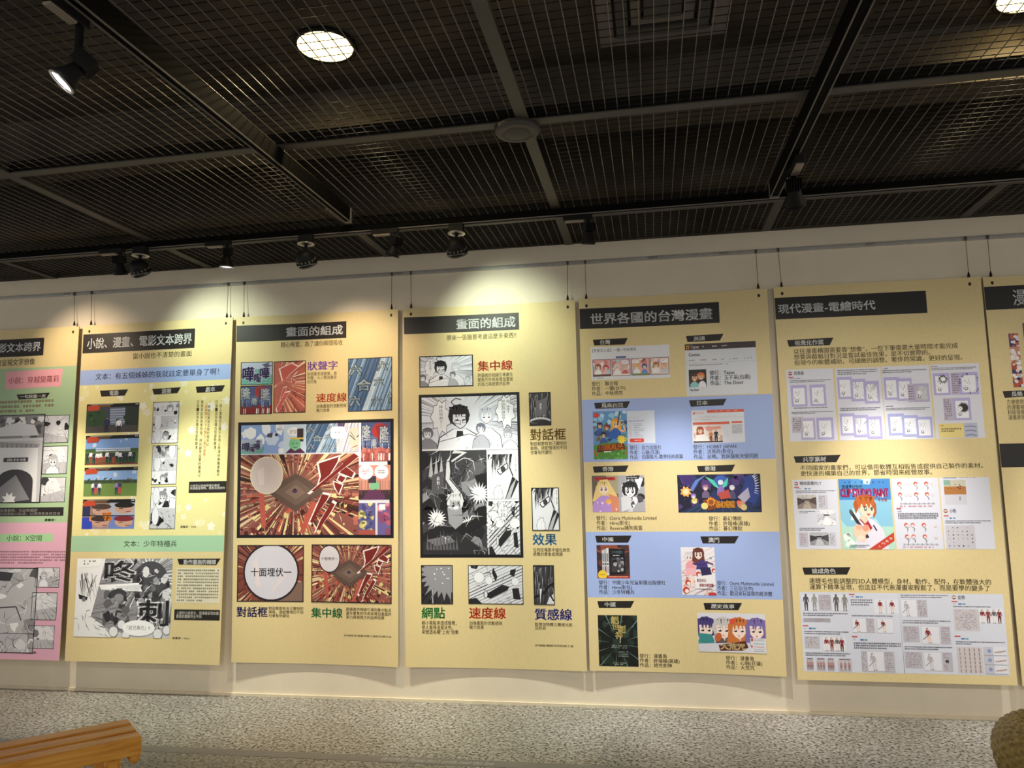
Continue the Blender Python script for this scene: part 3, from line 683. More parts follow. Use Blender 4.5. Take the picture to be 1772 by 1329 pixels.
def three_people(fr, small=False):        # a boy with dark hair and friends in front of radiating lines
    rg = random.Random(31); fr.rect(0, 0, 1, 1, 'DCDFEC')
    fr.rays((.42, .45), 110, .38, 1.4, .014, ['8E8E98', 'B5B6C2', '6A6A72'], rg, math.pi * .9, 2.1 * math.pi)
    torso(fr, .4, .62, .42, 1.15, 'E8E9F2', '3A393E'); fr.poly([(.37, .66), (.43, .66), (.44, .78), (.4, .84), (.36, .78)], '232226')
    head(fr, .39, .38, .19, '1E1C20', 'E4E6F0', rg, face=(.15, .15), line='3A393E')
    fr.line([(.36, .2), (.31, .1), (.36, .03), (.42, .06)], .018, '1E1C20'); fr.line([(.35, .46), (.41, .46), (.41, .52), (.35, .52), (.35, .46)], .01, '2A2A2E'); fr.line([(.43, .46), (.47, .45), (.47, .5), (.43, .51), (.43, .46)], .01, '2A2A2E')
    torso(fr, .69, .62, .26, 1.1, 'E6E7F0', '6A6A70'); head(fr, .68, .38, .14, 'C3C6D6', 'E8EAF3', rg, line='6A6A70')
    torso(fr, .62, .75, .16, 1.1, 'B5B6C2', '5A5A60'); head(fr, .62, .62, .085, '77778A', 'E8EAF3', rg)
    head(fr, .06, .7, .1, '6F6F78', 'E4E6F0', rg); torso(fr, .06, .8, .18, 1.1, '8A8A94', '5A5A60'); head(fr, .9, .75, .08, 'A9AAB6', 'E8EAF3', rg); torso(fr, .92, .86, .14, 1.1, 'DADCE6', '5A5A60')
    fr.poly([(.2, .85), (.5, .72), (.58, .78), (.3, .95)], 'E8E9F2'); fr.line([(.18, .86), (.5, .72), (.58, .78)], .012, '4A4A50')
    scribble(fr.sub(0, .7, 1, 1), rg, 22, ['55555C', '8E8E98'], (.02, .035), (.1, .4))
    bubble(fr, .2, .38, .1, .34, rg, '拜託你們！…', True)
    if not small: bubble(fr, .88, .3, .1, .32, rg, ['森，快走！', '就由我們擋住他！'], True)
def monster(fr):
    rg = random.Random(33); fr.rect(0, 0, 1, 1, '3B3A3F')
    scribble(fr, rg, 160, ['17161A', '6E6D73', '8E8D93', '222126', 'B5B4BA'], (.004, .014), (.08, .35), 1.5, 1.2)
    blobs(fr, rg, 26, [K_, '222126', '5A595F', '8A898F'], (.05, .13))
    fr.poly([(.5, .0), (.7, .02), (.45, .12), (.42, .28), (.6, .42), (.64, .5), (.5, .42), (.36, .28), (.38, .1)], 'D5D5DA'); fr.poly([(.46, .03), (.62, .03), (.45, .1), (.46, .25), (.56, .36), (.44, .26), (.42, .1)], '2A292D')
    for x, y, r in ((.22, .66, .1), (.88, .42, .11), (.48, .93, .1), (.7, .72, .09)): fr.spiky(x, y, r, 'E4E4E9', rg, 18, .55)
    for x in (.1, .18, .26): fr.poly([(x, .25), (x + .04, .05), (x + .07, .26)], 'B9B9BF')
    fr.poly([(.15, .24), (.32, .2), (.34, .42), (.14, .42)], '55545A'); fr.vtext('森對…', .22, .25, .27, .38, 'EDEDF0')
    for i in range(5): fr.vtext('……', .8 + i * .035, .1, .82 + i * .035, .24, '9A999F')
    fr.poly([(.0, .8), (.25, .72), (.45, .74), (.55, .82), (.3, .95), (0, .9)], '1C1B1F'); fr.poly([(.45, .74), (.8, .66), (1, .58), (1, .7), (.7, .82), (.55, .82)], '1C1B1F')
    fr.poly([(.0, .88), (.3, .82), (.52, .78), (.8, .9), (1, 1), (0, 1)], '2A292D'); fr.poly([(.05, .86), (.4, .82), (.5, .88), (.2, .92)], '6E6D73')
    fr.poly([(.38, .55), (.6, .55), (.62, .7), (.5, .76), (.4, .7)], '9A999F'); head(fr, .5, .5, .075, 'D9D9DE', 'A9A8AE', rg, face=(.1, .15)); fr.poly([(.47, .55), (.56, .53), (.55, .565), (.48, .57)], 'F4F4F6')
    scribble(fr, rg, 60, ['E4E4E9', '9A999F', K_], (.004, .012), (.06, .22))
    fr.batch([(c, [(.05 + i * .05, .95), (.07 + i * .05, .8 + .05 * math.sin(i)), (.09 + i * .05, .96)]) for i in range(10) for c in ('5A595F',)])
def eye_close(fr, b=False, bub=True):
    rg = random.Random(35); fr.rect(0, 0, 1, 1, 'E1E2EA')
    for i in range(50): x = rg.uniform(-.1, .8); fr.line([(x, 0), (x - rg.uniform(.0, .2), rg.uniform(.15, .6) * (1 - x * .6))], rg.uniform(.02, .05), rg.choice(['1E1D21', '3A393E', '66656B']), taper=True)
    fr.poly([(.3, .32), (.66, .2), (.66, .34), (.4, .46)], 'F0F0F4'); fr.line([(.3, .36), (.64, .2), (.66, .32), (.4, .46), (.3, .38)], .02, K_); fr.ell(.5, .34, .08, .07, '3A393E')
    fr.line([(.75, 0), (.7, .28), (.82, .5)], .025, '1E1D21'); fr.poly([(.8, .5), (1, .62), (.75, .98), (.55, 1)], '2A292D')
    for i in range(9): fr.line([(.92 - i * .02, .55 + i * .02), (.7 - i * .015, 1)], .012, 'B5B5BC')
    if bub: fr.rect(.86, .02, .99, .5, 'F2F2F5'); fr.vtext('這這！為什麼…', .88, .05, .95, .45, '2A2A2E'); bubble(fr, .33, .88, .16, .2, rg, '……', True)
    if b: fr.border(.02, K_)
def floor_fight(fr, b=True):
    rg = random.Random(37); fr.rect(0, 0, 1, 1, 'DFE0E8')
    for i in range(24): y = -.3 + i * .08; fr.line([(0, y + .55), (1, y - .1)], rg.choice([.006, .012, .02]), rg.choice(['2A292D', '55545A', '8E8D93']))
    for pts in ([(.28, .78), (.62, .5), (.75, .55), (.72, .64), (.4, .86)], [(.8, .6), (.92, .58), (.95, .88), (.82, .86)], [(.46, .05), (.54, .3), (.5, .42), (.44, .2)], [(.04, 0), (.2, 0), (.16, .1), (.06, .08)], [(0, .88), (.14, .84), (.26, 1), (0, 1)], [(.78, .12), (.88, .1), (.84, .3), (.76, .24)]): fr.poly(pts, '232226')
    for x, y, r in ((.2, .32, .14), (.38, .4, .1), (.86, .42, .1)): fr.circ(x, y, r * 1.06, '3A393E'); fr.circ(x, y, r, 'EDEEF4')
    fr.ell(.32, .75, .04, .1, '2A292D'); fr.ell(.32, .75, .028, .085, 'E4E5EC'); fr.line([(.3, .22), (.4, .18), (.42, .3)], .014, '3A393E'); scribble(fr, rg, 20, ['3A393E', '77767C'], (.008, .016), (.08, .3))
    if b: fr.border(.018, K_)
def comic_page_bw(fr):
    fr.rect(0, 0, 1, 1, '151417'); g = fr.sub(.028, .018, .972, .982); g.rect(0, 0, 1, 1, 'E2E3EC')
    three_people(g.sub(0, 0, 1, .335)); monster(g.sub(0, .345, .675, 1)); eye_close(g.sub(.685, .375, 1, .655)); floor_fight(g.sub(.665, .67, 1, 1), False)
    rg = random.Random(40); h = g.sub(.66, .67, 1, 1); blobs(h.sub(0, 0, 1, .55), rg, 16, [K_, 'F4F4F7', '5A595F', 'E8E8EE'], (.05, .12)); scribble(h.sub(0, 0, 1, .6), rg, 24, [K_, '55545A'], (.015, .04), (.1, .4)); bubble(h, .5, .18, .15, .2, rg, ['為什麼', '…大家'], True)
    g.rect(0, .335, 1, .345, 'F0F0F4'); g.rect(.675, .345, .683, 1, 'E8E8EE')
def flash(fr):
    rg = random.Random(41); fr.rect(0, 0, 1, 1, '2B2A2E'); fr.rays((.7, .1), 40, .75, 1.3, .02, ['8A898F'], rg); fr.spiky(.72, .18, .72, '8E8D93', random.Random(3), 26, .72); fr.poly([(.35, 1), (.33, .6), (.36, .6), (.38, 1)], 'B5B4BA')
    for i in range(12): fr.ell(rg.uniform(.4, .95), rg.uniform(.08, .5), .025, .012, 'F2F2F5', 6, rot=rg.random())
    for i in range(14): t = rg.uniform(1.7, 3.6); fr.line([(.7 + 1.2 * math.cos(t) * fr.asp, .15 + 1.2 * math.sin(t)), (.7 + .6 * math.cos(t) * fr.asp, .15 + .6 * math.sin(t))], .05, '151417', taper=True)
    fr.border(.02, K_)
def bark(fr, seed=43, bub=False):
    rg = random.Random(seed); fr.rect(0, 0, 1, 1, '38373B')
    for i in range(70): x = rg.random(); y = rg.uniform(0, .7); fr.line([(x, y), (x + rg.uniform(-.06, .06), y + rg.uniform(.15, .5))], rg.uniform(.006, .02), rg.choice(['151417', '6E6D73', '9A999F', '242327', 'C9C9CE']), taper=True)
    if bub: fr.poly([(.3, .2), (.45, .25), (.75, .18), (.85, .1), (.78, .6), (.8, .72), (.25, .72), (.32, .5)], '6A696F'); fr.vtext('森對…', .48, .32, .58, .62, 'F2F2F5'); fr.ell(.5, .95, .6, .2, 'C9C9CE'); fr.ell(.5, .97, .55, .16, '2A292D'); fr.rays((.5, .95), 16, .05, .3, .03, ['D5D5DA'], rg)
    else: fr.line([(0, .8), (.4, .75), (.75, .52), (1, .45)], .05, '121114'); fr.line([(.35, .6), (.3, 1)], .05, 'E4E4E9', taper=True); fr.poly([(.75, .8), (1, .7), (1, 1), (.6, 1)], 'D5D5DA'); fr.line([(.8, .75), (.95, .9)], .04, K_)
    fr.border(.02, K_)
CREAM = 'DFCB96'
# ------------------------------------------------------------------ poster: novel told in pictures (cut by the left edge of the photograph)
def z1(x, y, s=3.3214, ox=0, oy=460): return (ox + x / s, oy + y / s)
def castle_page(fr):
    rg = random.Random(51); fr.rect(0, 0, 1, 1, 'D5D5D9')
    a = fr.sub(.0, .0, 1, .27); a.rect(0, 0, 1, 1, '8A898E'); blobs(a, rg, 22, ['6A696E', 'B5B4B9', '55545A'], (.1, .25)); blobs(a.sub(.6, .1, 1, .8), rg, 10, ['E8E8EC', 'F2F2F4'], (.15, .3)); a.poly([(.55, .55), (.72, .35), (.9, .45), (.95, .9), (.5, .9)], 'DADADF')
    a = fr.sub(0, .3, 1, 1); a.rect(0, 0, 1, 1, 'C4C4C9'); a.poly([(.5, .0), (.97, .06), (.95, .12), (.5, .1)], 'A2A1A6'); a.poly([(.52, .1), (.95, .12), (.96, 1), (.52, 1)], 'E6E6EA')
    a.rect(.62, .27, .86, .34, '3A393E'); a.text('森林城', .65, .285, .84, .33, 'E4E4E8'); a.ell(.74, .66, .18, .2, '3A393E'); a.rect(.56, .66, .92, 1, '3A393E'); a.poly([(.6, .75), (.75, .55), (.9, .95), (.58, 1)], '8A898E'); a.spiky(.7, .95, .14, 'F2F2F4', rg, 8, .6)
    for i in range(10): a.line([(.5 + i * .048, .02 + i * .005), (.51 + i * .046, .11)], .01, '5A595E')
    scribble(a.sub(0, .1, .5, 1), rg, 40, [K_, '55545A', '8A898E'], (.01, .03), (.1, .35)); blobs(a.sub(0, .4, .5, 1), rg, 12, [K_, 'F0F0F4', '6A696E'], (.05, .12)); fr.border(.01, K_)
def town_plan(fr):
    rg = random.Random(52); fr.rect(0, 0, 1, 1, 'BDBCC2'); blobs(fr, rg, 40, ['8A898E', 'DADADF', '5A595E', 'EDEDF0', '9A999E', 'A9A8AD'], (.04, .13)); scribble(fr, rg, 60, ['2A292D', '77767C', 'F2F2F4'], (.004, .012), (.08, .35)); fr.poly([(.35, .02), (.75, .06), (.72, .16), (.4, .14)], '3A393E'); fr.poly([(.5, .06), (.6, .07), (.55, .12)], 'F0F0F4'); fr.ell(.5, .34, .2, .045, 'F0F0F4'); fr.line([(.3, .5), (.8, .46), (.86, .62)], .015, '4A494E'); fr.rect(0, .77, 1, .775, K_); fr.border(.01, K_)
P = Poster('exhibition_poster', 'cream, green and pink comic poster at far left, cut by the photo edge', None, (137, 564.5), None, (102.5, 1143.5), 0.05, 0.05, 0, CREAM)
P.band((136, 632.5), (124, 904), lambda f: f.rect(0, 0, 1, 1, 'A9C49B'), 'green printed band')
P.band((124, 904), (102.4, 1143.3), lambda f: f.rect(0, 0, 1, 1, 'E3AEC4'), 'pink printed band')
P.bar((-110, 594), (74.7, 615), '小說、漫畫、電影文本跨界', (-104, 600), (70, 607))
P.caption('畫呈現文字想像', (-6, 623), (60, 631))
P.picture((10, 642), (107, 670), lambda f: f.poly([(0, .05), (1, -.0), (.98, .95), (.02, 1)], 'F0A9B4'), 'label_strip', 'pink label strip')
P.caption('小說：穿越變蘿莉', (15.5, 653), (101.5, 661), 'A9474A', bold=.004)
P.tag([z1(95, 740), z1(287, 729), z1(268, 760), z1(108, 769)], '一句話畫一天', z1(118, 743), z1(262, 757))
P.picture((-100, 697), (92, 714), lambda f: f.dashes(0, 0, 1, 1, 3, '8A7F62', random.Random(1), .95, .8), 'caption_text')
P.picture((-95, 722), (69, 870), castle_page)
for i, (a, b) in enumerate((((77.5, 719), (118, 766)), ((75, 772), (115.5, 820)), ((72, 826), (112, 869)))):
    P.picture(a, b, manga, seed=60 + i, n=12, dark=4, face=i == 1, bub=False)
P.bar((-115, 880), (109.5, 892.5), None, None, None, 'caption_bar')
P.caption(['寫場景時，可忽略細節', '刻需要耐心描繪，好讓讀者身歷其境'], (0, 881), (104, 891.5), 'E4E0D6')
P.caption('漫畫家：', (77, 897.5), (96, 902), bold=.02)
P.picture((-30, 924), (91, 938), lambda f: f.poly([(0, .1), (1, -.2), (1, .95), (0, 1.1)], 'A9D3A0'), 'label_strip', 'green label strip')
P.caption('小說：X空間', (12, 926), (72, 936), '3F5A36', bold=.004)
P.picture((-115, 953), (112, 977), lambda f: f.dashes(0, 0, 1, 1, 5, '9A7080', random.Random(2), .95, .6), 'caption_text')
P.picture((-100, 982), (57, 1131), town_plan)
for i, (a, b) in enumerate((((62.5, 982), (102, 1016.5)), ((56, 1025), (97, 1073.5)), ((49.5, 1082), (92.5, 1123)))):
    P.picture(a, b, manga, seed=70 + i, n=14, dark=3, face=i == 0, bub=False)
P.caption('漫畫家：', (49, 1127), (64, 1131.5), bold=.02)
P.holes([(126.5, 574.5)])

# ------------------------------------------------------------------ poster: film and comic adaptations
P = Poster('exhibition_poster', 'cream comic poster with blue band, film stills and star pattern, green band below', (143.5, 564), (403, 549), (112, 1143.7), (379.8, 1151), 0.05, 0.05, 0, CREAM)
P.band((401, 656), (389.5, 927), stars, 'pale yellow star pattern')
P.band((143, 641.3), (401, 656), lambda f: f.rect(0, 0, 1, 1, '9FB4E4'), 'blue printed band')
P.band((131.5, 927.5), (389, 954.5), lambda f: f.rect(0, 0, 1, 1, 'A6CCA8'), 'green printed band')
P.bar((144.5, 579), (336.4, 602), '小說、漫畫、電影文本跨界', (151.5, 586), (331.5, 594.6))
P.caption('當小說也不清楚的畫面', (230.4, 611.5), (331.5, 616.5), '4A4228')
P.caption('文本：有五個姊姊的我就註定要單身了啊！', (165.6, 646.5), (378.5, 648.5), '2D3358', bold=.006)
P.tag([(173, 676), (222, 673.7), (216, 684.5), (175.5, 686.5)], '電影', (190, 676.5), (205, 684))
P.tag([(263.5, 673), (313, 670), (307, 680.5), (266.5, 683)], '漫畫', (280, 673), (296, 680.5))
P.tag([(338.8, 669), (389.4, 666.6), (384, 677.5), (341, 680)], '劇本', (356, 669.5), (372, 677.5))
for i, (a, b) in enumerate((((150.5, 700), (239, 747)), ((149, 754.5), (238.5, 803)), ((146.6, 809.5), (236.2, 858)), ((143.8, 864.5), (231.9, 915)))):
    P.picture(a, b, film, 'film_still', kind=i)
for i, (a, b, k) in enumerate((((265.6, 696), (307.7, 766.5), 3), ((264.4, 771), (305, 838), 3), ((261.6, 842.6), (302.6, 915.3), 2))):
    P.picture(a, b, comic_strip, seed=80 + i, k=k)
def vt(s, x, y0, x2, y1, col='4A4228'):
    art = P.art(); a = P.at((x, y0)); b = P.at((x2, y1)); w = 4.6 / 260
    fr = Fr(art, a[0] - w / 2, a[1], a[0] + w / 2, b[1]); fr.vtext(s, 0, 0, 1, 1, col); art.build('caption_text')
vt('。兩人屢屢成功展示主持人表演的高難度動作', 382.5, 692.5, 378, 825)
vt('狂顛一直為各種古怪姿勢顛潰。', 375.2, 692.5, 373, 784)
vt('。最後狂顛與五姊的組合以', 362.5, 694, 360, 772)
vt('『超展開方文令人臉紅心跳的姿勢』，', 357.5, 694, 355, 802, 'C05A34')
vt('擊敗其餘兩為情侶檔，得到觀眾投票的最高分', 350.2, 692.5, 346, 826)
vt('狂顛一直為各種古怪姿勢顛潰。', 343, 692.5, 341, 784)
P.bar((327.3, 833.5), (391.4, 852.4), ['小說可以自由想像的畫面', '用漫畫呈現時，是無法說謊的'], (329, 838.5), (389, 846.5), 'caption_bar', tcol='D9D5CB', bold=0)
P.caption('漫畫家：FAN', (312, 909.5), (339, 913.5), bold=.01)
P.caption('文本：少年特種兵', (214.4, 935.5), (305.6, 946), '33432A', bold=.004)
P.picture((134.6, 966.5), (293, 1104.5), action_bw)
P.tag([(307, 967), (381.8, 966.5), (374.3, 978), (310, 977)], '動作畫面的轉譯', (318, 968.5), (373.5, 977))
P.picture((306, 983), (380.5, 1044), lambda f: (f.rect(0, 0, 1, 1, 'E0D8BC'), f.dashes(.03, .03, .97, .98, 11, '8A8270', random.Random(3), .93, .6)), 'caption_text', 'pale box of small print')
P.bar((302, 1054.4), (380, 1074), ['上面的小說原文，用漫畫呈現如圖', '觀看的體驗完全不同'], (305.5, 1057.5), (378, 1070.5), 'caption_bar', tcol='CFCABF', bold=0)
P.caption('漫畫家：Hiro', (298, 1102), (327.6, 1106.5), bold=.01)
P.holes([(154.8, 573.5), (391, 559.5)])

# ------------------------------------------------------------------ poster: make-up of a page, red battle scenes
P = Poster('exhibition_poster', 'cream comic poster full of red battle scenes with purple and red words', (409, 548.5), (688.8, 535), (400.4, 1146.3), (689.2, 1154.6), 0.013, 0.002, 0.022, CREAM)
P.bar((409.5, 563.7), (599.3, 584.7), '畫面的組成', (495.5, 566.5), (593, 578.5), bold=.018)
P.caption('精心佈置，為了讓你瞬間吸收', (486.2, 592), (593, 597.5), '6B5A33')
P.picture((417, 627), (471.8, 665.5), teal_city)
P.picture((416.3, 668), (470.7, 716.3), red_army, crowd=False)
P.picture((474, 625.7), (528.7, 713.8), red_close)
P.picture((602.7, 620.8), (678.6, 710), blue_speed)
P.caption('狀聲字', (532.5, 626), (584, 639.3), 'B070DC', 'keyword_text', .016)
P.caption(['用視覺表達聽覺，使', '字體、大小營造聲音', '的印象'], (531.6, 644.5), (582.8, 662.5), '8A7A50')
P.caption('速度線', (547.4, 681), (599.8, 694.5), 'E8552F', 'keyword_text', .016)
P.caption(['加強畫面的流動感與', '魄力效果'], (547.4, 700), (599.3, 712), '5A4E30')
P.picture((412.4, 731), (681.3, 931.4), comic_page_red)
P.picture((411.3, 943.3), (525.3, 1042), big_bubble)
P.picture((539.5, 942), (677.7, 1045), lambda f: (burst(f, 5, (.46, .48), 'text'), f.border(.016, K_)))
P.caption('對話框', (410, 1050), (462.8, 1068), '2E2D78', 'keyword_text', .02)
P.caption(['對話框都有自己獨特的', '風格，搭配情境的不同', '也會有所變化'], (465, 1049.5), (524.6, 1069), '4A4026')
P.caption('集中線', (538.8, 1051.5), (592.3, 1069.5), '34925A', 'keyword_text', .02)
P.caption(['將讀者的視線引導到集中點去', '產生聚焦的作用來增加畫面的', '張力與視覺方向延伸效果'], (599, 1051), (677.2, 1073), '4A4026')
P.caption('許瑞峰/用漫畫攻略三國的正確方法', (595.3, 1097.6), (677.2, 1104), '3A3220')
P.holes([(421.3, 558.7), (677, 545.5)])

# ------------------------------------------------------------------ poster: make-up of a page, black and white scenes
P = Poster('exhibition_poster', 'cream comic poster with one large black-and-white page and coloured keywords around it', (697, 534.5), (994.8, 519.5), (702, 1154.6), (1015.8, 1162), 0.013, 0.002, 0.02, CREAM)
P.bar((699, 549.4), (898.5, 570.3), '畫面的組成', (790, 552.3), (891.8, 565.5), col='3A3836', bold=.018)  # sheen on this title bar is put into its greyer colour
P.caption('原來一張圖要考慮這麼多東西!!', (772.6, 580), (893.5, 584.5), '4F4A2E')
P.picture((725.6, 616.8), (819.3, 668), lambda f: (three_people(f, True), f.border(.03, K_)))
P.caption('集中線', (826.5, 625.2), (887, 640), 'DB563C', 'keyword_text', .02)
P.caption(['將讀者的視線引導產生', '聚焦的作用來增加畫面', '的張力與視覺的延伸'], (826.5, 646.2), (888, 666.6), '4F4A2E')
P.picture((724.6, 683.4), (905.8, 965), comic_page_bw)
P.picture((915.1, 679.4), (954.2, 736), bark, bub=True)
P.caption('對話框', (917.5, 742.5), (979.3, 761), '9A8040', 'keyword_text', .02)
P.caption(['對話框都有自己獨特的', '風格，搭配情境的不同', '也會有所變化'], (917.5, 764.9), (980.9, 785.3), '4A4026')
P.picture((919.2, 844), (969, 918.4), eye_close, b=True)
P.caption('效果', (921.6, 923.5), (963.3, 943.5), '3585BE', 'keyword_text', .02)
P.caption(['在特定場景中強化角色', '感覺的景象或情調'], (922.4, 948), (986.6, 962.5), '4A4026')
P.picture((728.5, 977.8), (784.2, 1045.7), flash)
P.picture((809.7, 977.8), (906, 1046.2), floor_fight)
P.picture((922.4, 977.8), (960.2, 1047), bark)
P.caption('網點', (729.7, 1051), (770, 1070.5), '3C9448', 'keyword_text', .02)
P.caption(['細小黑點來造成錯覺，', '使人覺得這是灰色。', '來營造各種”上色”效果'], (729.7, 1074), (793.5, 1097.7), '4A4026')
P.caption('速度線', (812, 1051), (875, 1071), 'E44C2A', 'keyword_text', .02)
P.caption(['加強畫面的流動感與', '魄力效果'], (812, 1074.6), (869.4, 1089.3), '4A4026')
P.caption('質感線', (925.5, 1053), (989.8, 1073.6), '46439C', 'keyword_text', .02)
P.caption(['能增加物體立體感光影', '及形狀'], (925.5, 1077), (991, 1091.4), '4A4026')
P.caption('許瑞峰/獵騎兵的防禦工事', (926, 1114.6), (992.7, 1120.6), '3A3220')
P.holes([(711.2, 543.5), (982.5, 531.2)])

# ------------------------------------------------------------------ poster: Taiwanese comics abroad
def a1(x, y): return (1000 + x / 3.797, 480 + y / 3.797)
def a3(x, y): return (1000 + x / 4.663, 910 + y / 4.663)
def four_panel(fr):
    rg = random.Random(90); fr.rect(0, 0, 1, 1, 'E2E2E8'); fr.text('【青春名人堂】一獺 / 中秋烤肉', .02, .05, .58, .16, '4A4A50'); fr.rect(.32, .3, .45, .36, '5A6CA0'); fr.dashes(.02, .93, .26, .97, 1, '8A8A90', rg)
    for i, c in enumerate(('E3A9A6', 'E6B4B0', 'EDB3A8', 'EBC9B8')):
        f = fr.sub(.02 + i * .245, .38, .255 + i * .245, .9); f.rect(0, 0, 1, 1, c)
        blobs(f, rg, 8, ['F2DCD6', 'D98A8A', 'C9A0C0', 'F4E9DE', 'B0D0D8'], (.1, .22)); head(f, .3, .45, .16, ['A05A5A', 'E8D8D0', 'E8B060', 'B07040'][i], 'F6DCC8', rg); torso(f, .3, .6, .35, 1, 'F2F0F0'); head(f, .72, .5, .14, ['C04A5A', 'D8B8A8', '4A5A90', 'E0A878'][i], 'F6DCC8', rg); torso(f, .72, .65, .3, 1, ['E8C8D0', 'D06A6A', '6A90D0', 'C8D0E8'][i])
        f.rect(0, .88, 1, 1, ['6A4A44', 'F0E4DC', '8AA060', 'E8D8C8'][i]); 
        if i: f.ell(.72 if i != 2 else .25, .2, .2, .12, 'F4F2F4'); f.dashes(.62 if i != 2 else .16, .15, .82 if i != 2 else .34, .24, 2, '8A6A70', rg)
        f.border(.03, '6A4A58')
def web_us(fr):
    rg = random.Random(91); fr.rect(0, 0, 1, 1, 'D9DCE4'); fr.rect(0, 0, 1, .12, '43363B'); fr.rect(.02, .03, .06, .1, 'E0A030'); fr.rect(.03, .05, .05, .09, '43363B'); fr.text('Tapas', .075, .03, .2, .105, 'F0EEEA', .02)
    for x in (.25, .39, .53): fr.dashes(x, .045, x + .09, .085, 1, 'C9C4C2', rg)
    fr.text('Comics', .05, .18, .205, .24, '3A3A40', .02)
    for x, w in ((.05, .13), (.21, .11), (.36, .13), (.51, .08), (.63, .15), (.83, .15)): fr.dashes(x, .305, x + w, .345, 1, 'C98A4A' if x == .21 else '9A9AA4', rg)
    fr.rect(0, .37, 1, .375, 'BABCC6'); fr.dashes(.05, .4, .65, .435, 1, '9A9AA4', rg, .95, .95); f = fr.sub(.04, .5, .29, .84); f.rect(0, 0, 1, 1, '2A2428'); head(f, .32, .45, .2, '5A3428', 'EFC9AE', rg, True); head(f, .68, .4, .19, 'D8783A', 'EFC9AE', rg, line='8A4A2A'); torso(f, .3, .68, .45, 1.1, '8AC8C8'); torso(f, .75, .65, .4, 1.1, 'E8E8F0')
    fr.text('The Door', .045, .87, .175, .915, '3A3A40', .02); fr.dashes(.045, .94, .09, .96, 1, 'A9A9B2', rg)
def farm_cover(fr):
    rg = random.Random(92); fr.rect(0, 0, 1, 1, '5E93C4'); blobs(fr.sub(0, 0, 1, .3), rg, 14, ['8FC0E4', 'B9D8EC', '4A86C0'], (.15, .3)); blobs(fr.sub(0, .2, 1, .65), rg, 40, ['3F6A3A', '2F4A7A', '6A8A3A', '8A5A3A', '27355A', 'B0C060'], (.05, .14))
    for x, y, h in ((.2, .3, '3A2A55'), (.4, .34, '7A3A2A'), (.3, .5, '222233')): head(fr, x, y, .055, h, 'EFC8A4', rg); torso(fr, x, y + .06, .2, y + .2, '3A5A9A')
    head(fr, .68, .26, .09, 'E9A840', 'F5D2AE', rg, True); torso(fr, .66, .36, .32, .58, '2F62B4'); fr.line([(.78, .4), (.95, .44), (.9, .3)], .035, 'F0C8A0'); fr.line([(.8, .02), (.72, .3)], .03, '4A4A55'); fr.circ(.1, .08, .055, 'D0392E'); fr.dashes(.06, .07, .14, .09, 1, 'F4E8E0', rg)
    fr.poly([(0, .72), (.3, .66), (.8, .66), (1, .74), (1, 1), (0, 1)], '4F8A38'); blobs(fr.sub(0, .82, 1, 1), rg, 22, ['5FA844', '3F7A30', '7CC05A'], (.1, .2)); blobs(fr.sub(0, .66, .2, .95), rg, 6, ['E0B83A', 'C94A34'], (.05, .1)); blobs(fr.sub(.85, .7, 1, .95), rg, 6, ['7A3A6A', 'B84A3A'], (.06, .1))
    fr.poly([(.12, .72), (.88, .66), (.94, .8), (.1, .86)], '5A1F14'); fr.text('田園風光', .16, .69, .86, .81, 'F08A2A', .03); fr.spiky(.82, .6, .1, 'EFD84A', rg, 10, .7); fr.dashes(.3, .83, .68, .87, 1, 'E8F0E0', rg, 1)
def info_page(fr):
    rg = random.Random(93); fr.rect(0, 0, 1, 1, 'D2D9E8'); fr.dashes(.05, .22, .5, .24, 1, 'E0B0A8', rg); fr.dashes(.05, .3, .68, .34, 1, '6A6AB8', rg, 1, .95)
    for i in range(8): fr.dashes(.06, .4 + i * .053, .2, .42 + i * .053, 1, 'D88A8A', rg); fr.dashes(.24, .4 + i * .053, .24 + rg.uniform(.15, .4), .42 + i * .053, 1, '6A6A78', rg, 1, .95)
    fr.poly([(.07, .88), (.1, .85), (.56, .85), (.59, .89), (.59, .94), (.56, .97), (.1, .97), (.07, .94)], 'D84438'); fr.dashes(.24, .89, .52, .93, 1, 'F4C8C0', rg, 1, .95)
